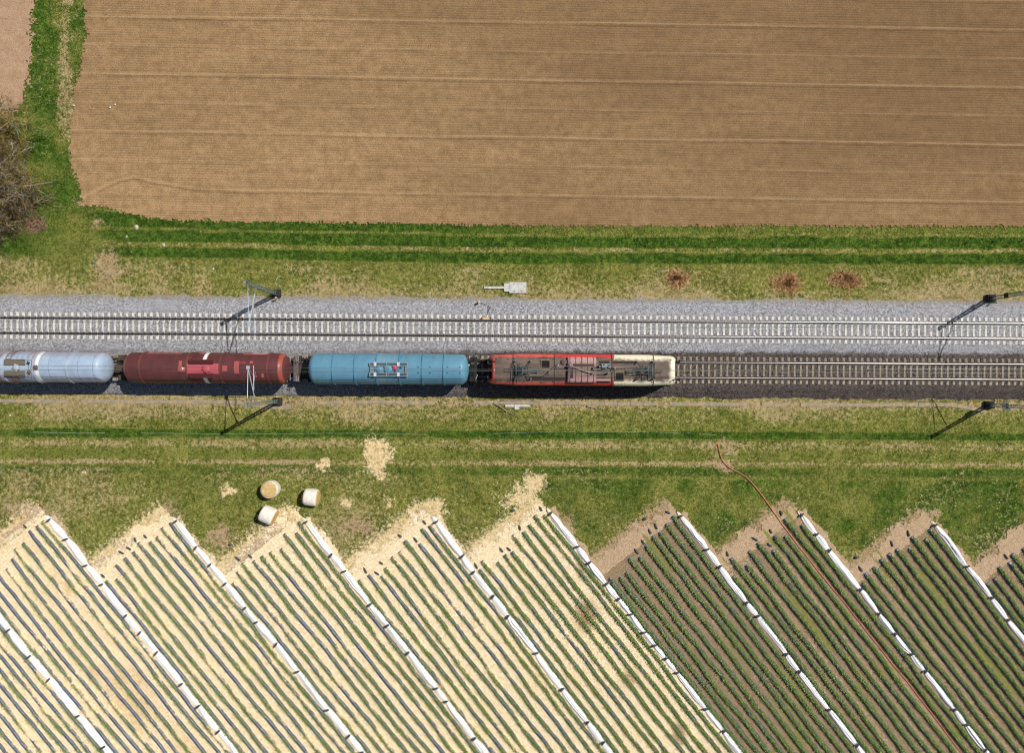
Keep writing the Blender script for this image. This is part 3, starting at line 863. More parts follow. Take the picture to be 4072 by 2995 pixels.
mast(Vector((bN.x, bN.y, 0)), 8.55, -1, 'green lattice mast with bracket over the empty track, above the brown tank wagon',
     (Z5(862, 1262, 7.65), Z5(822, 318, 8.0), Z5(1026, 395, 6.05), Z5(965, 800, 6.55), Z5(1001, 1598, 6.3), Z5(1006, 1370, 6.2), Z5(1000, 1500, 6.2)))
mast(Vector((bS.x, bS.y, 0)), 8.6, 1, 'green lattice mast with bracket over the brown tank wagon, on the lower bank',
     (Z6(682, 212, 7.65), Z6(666, 945, 8.0), Z6(836, 915, 6.1), Z6(797, 655, 6.45), Z6(793, 172, 6.2), Z6(825, 297, 6.1), Z6(802, 490, 6.15)))
bN2 = P(3941, 1186, .2); bS2 = P(3935, 1611, .2)
mN2 = mast(Vector((bN2.x, bN2.y, 0)), 8.5, -1, 'dark lattice mast with a black box, beside the pale ballast at right', plate=(2.55, .5, .55, None, M_DARK))
mS2 = mast(Vector((bS2.x, bS2.y, 0)), 8.5, 1, 'lattice mast carrying the 68 2 number plate, by the lower bank at right', plate=(2.7, .62, 1.0, ('68', '2'), M_PLATE))
def out_arm(t, bx, by, yc, s):
    ap = Vector((bx - .6, yc, 7.6))
    mb = MB(); mb.tube([(bx, by + s * .3, 8.0), ap], .035, 8); mb.build('stay_tube', M_GALV, t, 60)
    mb = MB(); mb.tube([(bx - .1, by + s * .3, 6.1), ap], .045, 8); mb.build('bracket_tube', M_GALV, t, 60)
out_arm(mN2, bN2.x, bN2.y, YN - .2, -1); out_arm(mS2, bS2.x, bS2.y, YS + .2, 1)
M_WIRE = simple('copper_wire', srgb(120, 130, 120), srgb(90, 98, 92), 2, .4, .6)
def wire(name, label, pts, r, sag=0.0):
    mb = MB(); Q = []
    for a, b in zip(pts[:-1], pts[1:]):
        for i in range(16):
            f = i / 16; q = a.lerp(b, f); q.z -= sag * 4 * f * (1 - f); Q.append(q)
    Q.append(pts[-1]); mb.tube(Q, r, 5)
    return tag(mb.build(name, M_WIRE, None, 60), label, 'wire', 'overhead wires')
def wires(apx, cpt, yc, nm):
    x2 = 46.6
    m = [Vector((apx.x - 70, yc + .2, 7.5)), Vector((apx.x, apx.y, 7.5)), Vector((x2, yc - .2, 7.5)), Vector((x2 + 70, yc + .2, 7.5))]
    wire('messenger_wire', 'thin carrier wire strung above ' + nm, m, .016, .9)
    c = [Vector((apx.x - 70, yc - .2, 6.1)), Vector((cpt.x, cpt.y, 6.1)), Vector((x2, yc + .25, 6.1)), Vector((x2 + 70, yc - .2, 6.1))]
    wire('contact_wire', 'thin contact wire hanging over ' + nm, c, .018)
wires(Z5(862, 1262, 7.65), Z5(1000, 1500, 6.2), YN, 'the empty track with pale sleepers')
wires(Z6(682, 212, 7.65), Z6(825, 297, 6.1), YS, 'the train')

# ------------------------------------------------------------------ vehicles
M_TYRE = simple('wheel_steel', srgb(70, 62, 56), srgb(44, 40, 38), 6, .6, .3)
M_UNDER = simple('underframe_brown', srgb(84, 72, 60), srgb(52, 45, 39), 3, .85, bump=.1)
M_UNDER_D = simple('underframe_dark', srgb(50, 50, 52), srgb(30, 30, 32), 3, .8, bump=.1)
M_WHITE = simple('white_paint', srgb(236, 236, 236), srgb(214, 214, 214), 2, .5)
RZ = .63
def wheelset(x, yc, t, r=.46):
    for s in (-1, 1):
        mb = MB(); y = yc + s * .75
        mb.lathe((x, y - s * .07, RZ + r), (0, s, 0), [(0, r + .03), (.03, r + .03), (.035, r), (.135, r - .01), (.14, r - .06), (.1, r - .1), (.09, .16), (.16, .14), (.16, .02)], 24)
        mb.build('wheel', M_TYRE, t, 40)
def bogie(xc, yc, t, wb, mat, r=.46, name='bogie'):
    mb = MB()
    for s in (-1, 1):
        y = yc + s * 1.0
        mb.hexa([(xc - wb / 2 - .5, y - .07, RZ + .42), (xc + wb / 2 + .5, y - .07, RZ + .42), (xc + wb / 2 + .5, y + .07, RZ + .42), (xc - wb / 2 - .5, y + .07, RZ + .42),
                 (xc - wb / 2 - .4, y - .07, RZ + .74), (xc + wb / 2 + .4, y - .07, RZ + .74), (xc + wb / 2 + .4, y + .07, RZ + .74), (xc - wb / 2 - .4, y + .07, RZ + .74)])
        for k in (-1, 1): mb.box((xc + k * wb / 2, y + s * .03, RZ + .44), (.34, .26, .34))
    mb.box((xc, yc, RZ + .62), (.5, 2.0, .26))
    mb.build(name, mat, t)
    for k in (-1, 1): wheelset(xc + k * wb / 2, yc, t, r)
def buffers(x, yc, d, t, mat, ln=.62):
    for s in (-1, 1):
        mb = MB(); mb.lathe((x, yc + s * .875, RZ + 1.06), (d, 0, 0), [(0, .17), (.06, .17), (.07, .12), (ln * .55, .12), (ln * .56, .09), (ln - .05, .09), (ln - .04, .21), (ln - .01, .215), (ln, .19)], 16)
        mb.build('buffer', mat, t, 35)
    mb = MB(); mb.tube([(x, yc, RZ + 1.0), (x + d * .35, yc, RZ + .98)], .06, 8); mb.torus((x + d * .42, yc, RZ + .9), (0, 1, 0), .12, .03, 12, 6)
    mb.tube([(x, yc - .35, RZ + .9), (x + d * .2, yc - .36, RZ + .6), (x + d * .38, yc - .3, RZ + .85)], .03, 6)
    mb.build('coupling', M_DARK, t, 50)
ZC, TR = 3.02, 1.455
class Tank:
    def __init__(s, yc): s.yc = yc
    def pt(s, px, py, dr=0.0):
        z = ZC + TR
        for _ in range(8):
            q = P(px, py, z); sn = max(-.995, min(.995, (q.y - s.yc) / (TR + dr)))
            z = ZC + (TR + dr) * math.sqrt(1 - sn * sn)
        return q.x, math.asin(sn)
    def on(s, x, a, dr=0.0): return (x, s.yc + (TR + dr) * math.sin(a), ZC + (TR + dr) * math.cos(a))
def tank_patch(mb, T, x0, x1, a0, a1, dr=.006, mi=0):
    n = max(2, int(abs(a1 - a0) / .08))
    mb.grid(lambda u, v: T.on(u, v, dr), [x0 + (x1 - x0) * i / 2 for i in range(3)], [a0 + (a1 - a0) * j / n for j in range(n + 1)], mi, flip=False)
def wagon_base(label, x0, x1, yc, shell_mat, frame_mat, rings, ring_mat, ringr=.045, ringw=.10, ends=(.6, .6), left_visible=True):
    t = thing('tank_wagon', label, 'tank wagon', ((x0 + x1) / 2, yc, 0), 'tank wagons of the train')
    mb = MB()
    dsh = .75
    prof = []
    for i in range(13):
        a = math.pi / 2 * i / 12
        # elliptical end
        d = dsh * (1 - math.cos(a) ** 1.0); r = TR * math.sin(a) if a > 0 else 0
        prof.append((dsh * (1 - math.sqrt(max(0, 1 - (r / TR) ** 2.0))), r))
    L = x1 - x0
    mid = [(dsh + (L - 2 * dsh) * i / 12, TR) for i in range(1, 12)]
    full = prof + mid + [(L - d, r) for d, r in prof[::-1]]
    mb.lathe((x0, yc, ZC), (1, 0, 0), full, 56)
    shell = mb.build('tank', shell_mat, t, 40)
    for x in rings:
        mb = MB()
        mb.lathe((x - ringw / 2, yc, ZC), (1, 0, 0), [(0, TR - .02), (.0, TR + ringr), (ringw, TR + ringr), (ringw, TR - .02)], 56)
        mb.build('stiffening_ring', ring_mat, t, 30)
    f0, f1 = x0 - ends[0], x1 + ends[1]
    mb = MB()
    for s in (-1, 1):
        mb.box(((f0 + f1) / 2, yc + s * .95, RZ + 1.02), (f1 - f0 - .16, .12, .26))
        mb.box(((f0 + f1) / 2, yc + s * .42, RZ + 1.0), (f1 - f0 - 1.2, .1, .2))
    for x in (f0 + .08, f1 - .08): mb.box((x, yc, RZ + 1.02), (.16, 2.5, .36))
    for x in (x0 + 1.2, x1 - 1.2, x0 + 2.6, x1 - 2.6): mb.box((x, yc, RZ + 1.1), (.3, 1.76, .36))
    for x, d in ((f0, 1), (f1, -1)):
        mb.box((x + d * .62, yc, RZ + 1.12), (.85, .62, .05))
        for s in (-1, 1): mb.box((x + d * .42, yc + s * .98, RZ + 1.165), (.55, .5, .03))
    mb.build('underframe', frame_mat, t)
    for x in (x0 + 2.3, x1 - 2.3): bogie(x, yc, t, 1.8, frame_mat)
    buffers(f0, yc, -1, t, M_UNDER_D, .5); buffers(f1, yc, 1, t, M_UNDER_D, .5)
    return t, shell
def wagon_xz(px): return P(px, 1470, ZC).x
def grate(mb, x0, x1, y0, y1, z, nx, mi=0, bar=.03):
    """open walkway grating with a rim"""
    mb.box(((x0 + x1) / 2, y0, z), (x1 - x0, bar * 1.6, .05), mi=mi); mb.box(((x0 + x1) / 2, y1, z), (x1 - x0, bar * 1.6, .05), mi=mi)
    for x in (x0, x1): mb.box((x, (y0 + y1) / 2, z + .002), (bar * 1.6, abs(y1 - y0), .05), mi=mi)
    n = max(2, int((x1 - x0) / .075))
    for i in range(1, n): mb.box((x0 + (x1 - x0) * i / n, (y0 + y1) / 2, z - .004), (.03, abs(y1 - y0), .03), mi=mi)
    for i in range(1, 4): mb.box(((x0 + x1) / 2, y0 + (y1 - y0) * i / 4, z - .008), (x1 - x0, .02, .03), mi=mi)
def paint(name, a, b, rust=None, rust_amt=0.0, rough=.45, streak=(0.9, 14, 14), dusty=None, extra=None):
    g = G(name, rough, .4)
    n1 = g.noise(1.1, 5, .65); n2 = g.noise(1, 5, .7, stretch=(2.6, .35, .35)); n3 = g.noise(9, 4, .7)
    v = g.math('MULTIPLY_ADD', n1, .5, g.math('MULTIPLY', n3, .5))
    c = g.mix(g.ss(v, .35, .65), a, b)
    if rust:
        k = g.math('MULTIPLY_ADD', n2, .75, g.math('MULTIPLY', n3, .25))
        c = g.mix(g.ss(k, .5 - rust_amt * .2, .72, 0, .75), c, rust)
    if extra: c = extra(g, c, n2, n3)
    g.col(c); g.bump(g.noise(3, 3), .08, .02)
    g.rough(g.ss(n3, .3, .7, rough - .08, rough + .12))
    return g.m
# pale grey wagon, partly outside the frame
yT = YV - .03
T = Tank(yT)
def zw(x, y): return x / 4.954, 1380 + y / 4.954
def rusty(g, c, n2, n3):
    p = g.xyz()
    near = g.math('MULTIPLY', g.ss(p[0], -1.0, -3.2), g.ss(g.math('ABSOLUTE', p[1]), .35, .95))
    k = g.math('MULTIPLY', near, g.ss(n2, .46, .64))
    c = g.mix(g.math('MULTIPLY', k, .85), c, srgb(132, 82, 58))
    w = g.ss(g.math('ADD', g.math('MULTIPLY', g.math('SUBTRACT', n2, .5), 2.0), g.ss(g.math('ABSOLUTE', p[1]), .5, 1.4)), .5, 1.3, 0, .35)
    return g.mix(w, c, srgb(150, 120, 116))
xr = wagon_xz(445) - .12; xl = xr - 15.6
M_PALE = paint('pale_grey_paint', srgb(168, 178, 190), srgb(148, 158, 170), None, .3)
def rusty2(g, c, n2, n3):
    p = g.xyz()
    ay = g.math('ABSOLUTE', p[1])
    near = g.math('MULTIPLY', g.math('MULTIPLY', g.ss(p[0], 1.7, .9), g.ss(p[0], -3.4, -2.4)), g.ss(ay, .45, .9))
    c = g.mix(g.math('MULTIPLY', near, g.ss(n2, .47, .58, 0, .85)), c, srgb(138, 84, 58))
    w = g.ss(g.math('ADD', g.math('MULTIPLY', g.math('SUBTRACT', g.math('MULTIPLY_ADD', n2, .6, g.math('MULTIPLY', n3, .4)), .5), 2.4), g.ss(ay, .4, 1.4)), .35, 1.3, 0, .55)
    return g.mix(w, c, srgb(150, 116, 114))
M_PALE = paint('pale_grey_paint', srgb(168, 186, 206), srgb(148, 166, 188), extra=rusty2)
M_PALE_R = paint('pale_ring_paint', srgb(186, 196, 208), srgb(150, 150, 158), srgb(136, 104, 92), .3)
rg = [T.pt(*zw(35, 410))[0], T.pt(*zw(648, 410))[0], T.pt(585 / 2.246, 1350 + 260 / 2.246)[0]]
t, shell = wagon_base('pale grey tank wagon with rust streaks and white band, cut by left edge', xl, xr, yT, M_PALE, M_UNDER, rg + [rg[0] - 3.6], M_PALE_R, .07, ends=(.62, .72))
mb = MB(); x0 = T.pt(*zw(680, 400))[0]; x1 = T.pt(*zw(752, 400))[0]
a = T.pt(*zw(700, 362))[1]; b = T.pt(*zw(700, 460))[1]
for aa, bb in ((a, 2.0), (b, -2.0)): tank_patch(mb, T, x0, x1, min(aa, bb), max(aa, bb), .007)
mb.build('white_band', M_WHITE, t, 60)
M_GRATE = simple('walkway_grating', srgb(136, 128, 112), srgb(100, 94, 84), 14, .8, .2)
M_RUSTY = simple('rusty_fitting', srgb(128, 96, 80), srgb(92, 70, 62), 8, .8, .1)
for ya, yb in ((258, 348), (474, 562)):
    p0 = P(*zw(80, yb), ZC + TR + .08); p1 = P(*zw(492, ya), ZC + TR + .08)
    mb = MB(); grate(mb, p0.x, p1.x, p0.y, p1.y, ZC + TR + .1, 20); 
    mb.box(((p0.x + p1.x) / 2, (p0.y + p1.y) / 2, ZC + TR + .07), (p1.x - p0.x, p1.y - p0.y, .012))
    for x in (p0.x + .2, (p0.x + p1.x) / 2, p1.x - .2): mb.box((x, (p0.y + p1.y) / 2, ZC + TR - .02), (.06, p1.y - p0.y, .16))
    mb.build('walkway', M_GRATE, t)
def hatch(t, T, c, r, mat, h=.18, bolts=8, name='manhole'):
    mb = MB(); z0 = ZC + TR - .06
    mb.lathe((c.x, c.y, z0), (0, 0, 1), [(0, r * .82), (h * .7, r * .82), (h * .72, r), (h, r), (h + .02, r * .9), (h + .07, r * .4), (h + .075, .02)], 24)
    for i in range(bolts):
        a_ = 2 * math.pi * i / bolts + .2
        mb.box((c.x + math.cos(a_) * r * 1.03, c.y + math.sin(a_) * r * 1.03, z0 + h), (.13, .05, .09), a_)
    return mb.build(name, mat, t, 35)
hatch(t, T, P(*zw(332, 408), ZC + TR), .3, M_PALE_R, .22)
hatch(t, T, P(*zw(565, 318), ZC + TR), .11, M_DARK, .16, 4, 'valve'); hatch(t, T, P(*zw(575, 497), ZC + TR), .13, M_RUSTY, .14, 6, 'valve')
hatch(t, T, P(*zw(708, 405), ZC + TR), .17, M_RUSTY, .16, 8, 'vent_flange')
mb = MB()
mb.tube([P(*zw(190, 245), 4.62), P(*zw(620, 250), 4.62), P(*zw(625, 300), 4.62), P(*zw(605, 440), 4.62)], .022, 6)
mb.tube([P(*zw(200, 580), 4.62), P(*zw(430, 580), 4.62), P(*zw(622, 598), 4.62), P(*zw(610, 440), 4.62)], .022, 6)
mb.tube([P(*zw(560, 330), 4.58), P(*zw(555, 380), 4.58), P(*zw(570, 440), 4.58), P(*zw(577, 480), 4.58)], .015, 5)
mb.build('hand_rail', M_RUSTY, t, 60)
for s in (1, -1):
    mb = MB(); xa = P(*zw(110, 230), 4.4).x
    for dx in (0, .42):
        mb.tube([T.on(xa + dx, s * aa, .09) for aa in np.linspace(.42, 1.75, 9)], .022, 5)
        mb.tube([T.on(xa + dx, s * .42, .09), T.on(xa + dx, s * .42, -.1)], .02, 5)
    for aa in np.linspace(.5, 1.7, 7): mb.tube([T.on(xa, s * aa, .09), T.on(xa + .42, s * aa, .09)], .016, 5)
    mb.build('ladder', M_RUSTY, t, 60)
    mb = MB(); q = P(*zw(145, 230), 4.3); 
    mb.box((xa + .21, yT + s * .62, ZC + TR - .02), (.46, .26, .03)); mb.build('step', M_GRATE, t)

M_SEAM = simple('weld_seam', srgb(120, 124, 134), srgb(96, 92, 96), 6, .7)
for px_ in (430 / 2.246, 690 / 2.246, 825 / 2.246):
    x = T.pt(px_, 1466)[0]; mb = MB(); mb.lathe((x - .012, yT, ZC), (1, 0, 0), [(0, TR - .01), (0, TR + .006), (.024, TR + .006), (.024, TR - .01)], 48); mb.build('weld_seam', M_SEAM, t, 30)
# brown wagon
def zb1(x, y): return x / 2.246, 1350 + y / 2.246
def zb2(x, y): return 900 + x / 2.246, 1350 + y / 2.246
def grime(g, c, n2, n3):
    p = g.xyz()
    e = g.math('ABSOLUTE', p[0])
    c = g.mix(g.ss(g.math('MULTIPLY_ADD', g.math('SUBTRACT', n3, .5), .5, e), 7.05, 7.55, 0, .0), c, srgb(170, 84, 64))
    return c
M_BROWN = paint('red_brown_paint', srgb(104, 56, 56), srgb(86, 47, 49), srgb(72, 46, 47), .35, .5, extra=grime)
M_BROWN_R = paint('red_brown_ring', srgb(122, 70, 60), srgb(98, 58, 54), srgb(80, 50, 46), .3, .5)
M_PATCH = paint('salmon_primer', srgb(178, 90, 86), srgb(162, 80, 78), srgb(140, 70, 64), .1, .55)
M_PINK = paint('pink_primer', srgb(188, 88, 98), srgb(172, 78, 88), srgb(150, 74, 80), .1, .55)
xl, xr = wagon_xz(1122 / 2.246) + .12, wagon_xz(900 + 572 / 2.246) - .06
rg = [T.pt(*zb1(x, 260))[0] for x in (1240, 1664, 1962)] + [T.pt(*zb2(362, 265))[0]]
t, shell = wagon_base('red brown tank wagon with salmon paint patches and a thin white band', xl, xr, yT, M_BROWN, M_UNDER, rg, M_BROWN_R, .07, .13, ends=(.30, .72))
def cap_ring(t, x, d, mat, w0, w1, name):
    """painted ring on the dished end, following its curve"""
    mb = MB(); dsh = .75
    def rr(q): 
        # radius of the dished end at axial depth q from the tip
        c_ = 1 - q / dsh; s_ = math.sqrt(max(0, 1 - c_ * c_)); return TR * s_
    prof = [(w0 + (w1 - w0) * i / 6, rr(w0 + (w1 - w0) * i / 6) + .008) for i in range(7)]
    b = len(mb.v)
    for q, r in prof:
        for j in range(48):
            a_ = 2 * math.pi * j / 48
            mb.v.append((x + d * q, yT + r * math.cos(a_), ZC + r * math.sin(a_)))
    for i in range(6):
        for j in range(48):
            mb.f.append((b + i * 48 + j, b + i * 48 + (j + 1) % 48, b + (i + 1) * 48 + (j + 1) % 48, b + (i + 1) * 48 + j)); mb.mi.append(0)
    return mb.build(name, mat, t, 60)
M_ORANGE = paint('orange_primer', srgb(164, 82, 66), srgb(146, 70, 60), srgb(108, 58, 54), .2, .45)
cap_ring(t, xl, 1, M_ORANGE, .22, .60, 'painted_end_ring'); cap_ring(t, xr, -1, M_ORANGE, .34, .72, 'painted_end_ring')
def px_patch(name, mat, rects, f, par):
    for (xa, ya, xb, yb) in rects:
        mb = MB()
        X0, A1 = T.pt(*f(xa, ya)); X1, A0 = T.pt(*f(xb, yb))
        tank_patch(mb, T, X0, X1, A0, A1, .007)
        mb.build(name, mat, par, 60)
px_patch('paint_patch', M_PATCH, [(1600, 190, 1621, 250), (1588, 250, 1668, 288), (1986, 233, 2030, 283), (2095, 194, 2135, 304), (2136, 194, 2192, 216), (1322, 119, 1620, 131), (1275, 382, 1500, 397), (1790, 118, 1820, 130), (1668, 327, 1690, 352)], zb1, t)
px_patch('paint_patch', M_PATCH, [(75, 194, 114, 302), (115, 194, 172, 216), (212, 194, 236, 213), (258, 320, 276, 338), (310, 305, 340, 340), (362, 342, 376, 364), (45, 390, 350, 402), (160, 124, 355, 138)], zb2, t)
px_patch('painted_panel', M_PINK, [(1668, 216, 1800, 308), (1800, 216, 1878, 308), (1878, 216, 1955, 308)], zb1, t)
mb = MB()
X0 = T.pt(*zb1(1806, 200))[0]; X1 = T.pt(*zb1(1840, 200))[0]
for aa, bb in ((T.pt(*zb1(1820, 183))[1], 2.0), (T.pt(*zb1(1820, 342))[1], -2.0)): tank_patch(mb, T, X0, X1, min(aa, bb), max(aa, bb), .009)
mb.build('white_band', M_WHITE, t, 60)
M_GRATE_R = simple('red_grating', srgb(104, 48, 48), srgb(74, 36, 38), 14, .8)
for ya, yb in ((182, 216), (306, 342)):
    p0 = P(*zb1(1688, yb), 4.6); p1 = P(*zb1(1904, ya), 4.6)
    mb = MB(); grate(mb, p0.x, p1.x, p0.y, p1.y, 4.6, 20)
    for x in (p0.x + .2, (p0.x + p1.x) / 2, p1.x - .2): mb.box((x, (p0.y + p1.y) / 2, ZC + TR + .0), (.06, p1.y - p0.y, .2))
    mb.build('walkway', M_GRATE_R, t)
hatch(t, T, P(*zb1(1848, 262), ZC + TR), .34, M_PINK, .2, 8)
hatch(t, T, P(*zb1(1636, 260), ZC + TR), .07, M_WHITE, .14, 3, 'valve')
for s in (1, -1):
    mb = MB(); xa = P(*zb1(1708, 340), 4.4).x
    for dx in (0, .42): mb.tube([T.on(xa + dx, s * aa, .09) for aa in np.linspace(.40, 1.7, 9)], .022, 5)
    for aa in np.linspace(.5, 1.6, 6): mb.tube([T.on(xa, s * aa, .09), T.on(xa + .42, s * aa, .09)], .016, 5)
    mb.build('ladder', M_GRATE_R, t, 60)
# white number strips low on the shell
px_patch('number_strip', M_WHITE, [(240, 123, 366, 130)], zb2, t); px_patch('number_strip', M_WHITE, [(1312, 393, 1432, 398)], zb1, t)
# end platform of the brown wagon
M_PLAT = simple('platform_grey', srgb(112, 100, 100), srgb(80, 72, 74), 6, .8, .1)
def zg(x, y, z): return P(1130 + x / 6.314, 1390 + y / 6.314, z)
mb = MB(); a, b = zg(232, 800, 1.95), zg(365, 160, 1.95); mb.box(((a.x + b.x) / 2, (a.y + b.y) / 2, 1.95), (b.x - a.x, b.y - a.y, .05)); mb.build('end_platform', M_PLAT, t)
mb = MB()
for ya, yb in ((170, 290), (660, 800)):
    for x in (298, 350): mb.tube([zg(x, ya, 1.97), zg(x, ya, 2.75), zg(x, yb, 2.75), zg(x, yb, 1.97)], .022, 6)
mb.tube([zg(150, 180, 1.95), zg(150, 180, 2.6), zg(150, 780, 2.6), zg(150, 780, 1.95)], .02, 6)
mb.build('hand_rail', simple('pale_rail', srgb(190, 186, 186), srgb(150, 146, 146), 6, .5), t, 60)

# blue wagon
def zq(x, y): return 1200 + x / 3.209, 1370 + y / 3.209
def bluewash(g, c, n2, n3):
    p = g.xyz()
    ay = g.math('ABSOLUTE', p[1])
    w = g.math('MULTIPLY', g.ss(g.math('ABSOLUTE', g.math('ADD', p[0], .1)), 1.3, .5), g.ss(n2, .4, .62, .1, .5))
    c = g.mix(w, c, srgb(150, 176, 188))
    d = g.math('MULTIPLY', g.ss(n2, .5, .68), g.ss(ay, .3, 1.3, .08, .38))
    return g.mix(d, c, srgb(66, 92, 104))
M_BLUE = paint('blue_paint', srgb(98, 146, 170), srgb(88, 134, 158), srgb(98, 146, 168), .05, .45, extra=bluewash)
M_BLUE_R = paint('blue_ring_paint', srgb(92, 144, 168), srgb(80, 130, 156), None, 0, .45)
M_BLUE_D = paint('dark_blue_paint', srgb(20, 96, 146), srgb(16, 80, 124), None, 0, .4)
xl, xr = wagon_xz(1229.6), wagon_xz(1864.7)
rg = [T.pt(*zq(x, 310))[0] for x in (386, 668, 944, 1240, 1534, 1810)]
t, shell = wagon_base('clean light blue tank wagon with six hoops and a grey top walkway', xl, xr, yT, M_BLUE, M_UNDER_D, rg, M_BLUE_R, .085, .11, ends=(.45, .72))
M_GRT = simple('grey_grating', srgb(96, 116, 120), srgb(70, 86, 92), 14, .7, .2)
M_FRM = simple('pale_frame', srgb(170, 184, 190), srgb(140, 154, 160), 10, .5, .2)
zt = ZC + TR + .14
for ya, yb in ((234, 270), (364, 402)):
    p0 = P(*zq(866, yb), zt); p1 = P(*zq(1354, ya), zt)
    mb = MB(); grate(mb, p0.x, p1.x, p0.y, p1.y, zt, 30); wk = mb.build('walkway', M_GRT, t)
    mb = MB()
    for y in (p0.y - .01, p1.y + .01): mb.box(((p0.x + p1.x) / 2, y, zt + .02), (p1.x - p0.x + .06, .04, .06))
    for xx in (866, 1084, 1352): q = P(*zq(xx, ya), zt); mb.box((q.x, (p0.y + p1.y) / 2, zt + .03), (.05, p1.y - p0.y + .06, .05))
    for x in (p0.x + .1, p1.x - .1, (p0.x + p1.x) / 2): mb.box((x, (p0.y + p1.y) / 2, zt - .12), (.06, .1, .24))
    mb.build('walkway_rim', M_FRM, wk)
    for xx in (936, 1232):
        q0 = P(*zq(xx - 17, yb), zt); q1 = P(*zq(xx + 17, ya), zt)
        mb = MB()
        for k in range(4): mb.box((q0.x + (q1.x - q0.x) * (k + .5) / 4, (q0.y + q1.y) / 2, zt + .05), ((q1.x - q0.x) / 6, q1.y - q0.y + .1, .07))
        mb.build('bracket', M_WHITE, t)
for xa, xb in ((868, 908), (1314, 1354)):
    p0 = P(*zq(xa, 356), zt); p1 = P(*zq(xb, 280), zt)
    mb = MB(); mb.box(((p0.x + p1.x) / 2, (p0.y + p1.y) / 2, zt), (p1.x - p0.x, p1.y - p0.y, .03))
    for i in range(3):
        for j in range(4):
            mb.box((p0.x + (p1.x - p0.x) * (i + .5) / 3, p0.y + (p1.y - p0.y) * (j + .5) / 4, zt + .018), (.06, .09, .012), .6, mi=1)
    mb.build('tread_plate', [M_FRM, M_GRATE_R], t)
hatch(t, T, P(*zq(985, 316), ZC + TR), .28, M_BLUE_R, .17, 0); hatch(t, T, P(*zq(1105, 316), ZC + TR), .36, M_BLUE_R, .2, 8)
hatch(t, T, P(*zq(1193, 298), ZC + TR), .17, simple('red_cap', srgb(206, 88, 100), srgb(186, 72, 84), 6, .5), .22, 8, 'red_valve')
hatch(t, T, P(*zq(1268, 292), ZC + TR), .12, M_BLUE_D, .2, 0, 'blue_valve'); hatch(t, T, P(*zq(1194, 344), ZC + TR), .12, M_GRT, .14, 0, 'valve')
mb = MB(); mb.tube([P(*zq(935, 318), 4.62), P(*zq(965, 318), 4.7)], .05, 8); mb.tube([P(*zq(1068, 290), 4.66), P(*zq(1060, 316), 4.7), P(*zq(1072, 345), 4.66)], .02, 6); mb.build('hatch_lever', M_FRM, t, 60)
for xx in (1490, 1640, 1862, 2022):
    for yy_ in (288, 358):
        q = P(*zq(xx, yy_), ZC + TR)
        dz = ZC + math.sqrt(TR * TR - (q.y - yT) ** 2)
        mb = MB(); mb.box((q.x, q.y, dz + .05), (.1, .05, .14)); mb.tube([(q.x - .06, q.y, dz + .1), (q.x + .06, q.y, dz + .1)], .02, 6); mb.build('lug', M_BLUE_D, t)
def zh(x, y, z): return P(1840 + x / 6.314, 1390 + y / 6.314, z)
mb = MB()
a, b = zh(200, 800, 1.95), zh(325, 210, 1.95); grate(mb, a.x, b.x, a.y, b.y, 1.95, 8)
mb.build('end_platform', M_UNDER_D, t)
mb = MB()
for x in (182, 290, 322): mb.tube([zh(x, 240, 1.95), zh(x, 240, 2.7), zh(x, 780, 2.7), zh(x, 780, 1.95)], .02, 6)
mb.build('hand_rail', M_DARK, t, 60)
mb = MB(); mb.tube([zh(318, 762, 2.0), zh(370, 640, 2.5)], .03, 6); mb.build('white_lever', M_WHITE, t, 60)
mb = MB(); q = zh(150, 392, 3.2); mb.box((q.x, q.y, 2.95), (.16, .14, .22)); mb.build('tail_lamp_bracket', M_YEL, t)

# ------------------------------------------------------------------ electric locomotive
def A(x, y, z=4.4): return P(1900 + x / 5.348, 1380 + y / 5.348, z)
def B(x, y, z=4.4): return P(2280 + x / 5.105, 1380 + y / 5.105, z)
yL = YV - .02
LX0, LX1 = -2.32, 15.68
cxL = (LX0 + LX1) / 2
loco = thing('locomotive', 'red electric locomotive with a cream front end and two lowered pantographs', 'locomotive', (cxL, yL, 0))
HALF = [(1.36, 1.05), (1.46, 1.3), (1.485, 2.2), (1.485, 3.3), (1.465, 3.6), (1.41, 3.86), (1.30, 4.06), (1.08, 4.21), (.62, 4.31), (0, 4.35)]
PROF = HALF + [(-a, b) for a, b in HALF[:-1][::-1]]
def roof_z(y):
    y = abs(y); ys = [a for a, b in HALF[::-1]][:-2]; zs = [b for a, b in HALF[::-1]][:-2]
    return float(np.interp(y, [0, .62, 1.08, 1.30, 1.41, 1.465], [4.35, 4.31, 4.21, 4.06, 3.86, 3.6]))
WT = [(0, .66), (.03, .72), (.10, .80), (.2, .86), (.36, .905), (.55, .93), (1.5, .962), (3.0, 1.0), (20, 1.0)]
def wf(d): return float(np.interp(d, [a for a, b in WT], [b for a, b in WT]))
def rake(z): return .56 * max(0.0, min(1.0, (z - 2.45) / 1.9)) ** 1.15
def sect(d, end):
    """section at distance d from one end; end 0 = left, 1 = right"""
    k = wf(d); drop = .10 * math.exp(-d / .12)
    out = []
    for y, z in PROF:
        zz = z - drop * max(0, (z - 3.2) / 1.1)
        e = rake(zz) * max(0.0, 1 - d / 9.0)
        x = LX0 + d + e if end == 0 else LX1 - d - e
        out.append((x, yL + y * k, zz))
    return out
g = G('locomotive_paint', .42, .4)
p = g.xyz()
n1 = g.noise(1.3, 5, .7); n3 = g.noise(7, 4, .7); nS = g.noise(1, 4, .6, stretch=(.35, 2.2, 1))
red = g.mix(g.ss(n3, .3, .7), srgb(228, 58, 54), srgb(210, 48, 48))
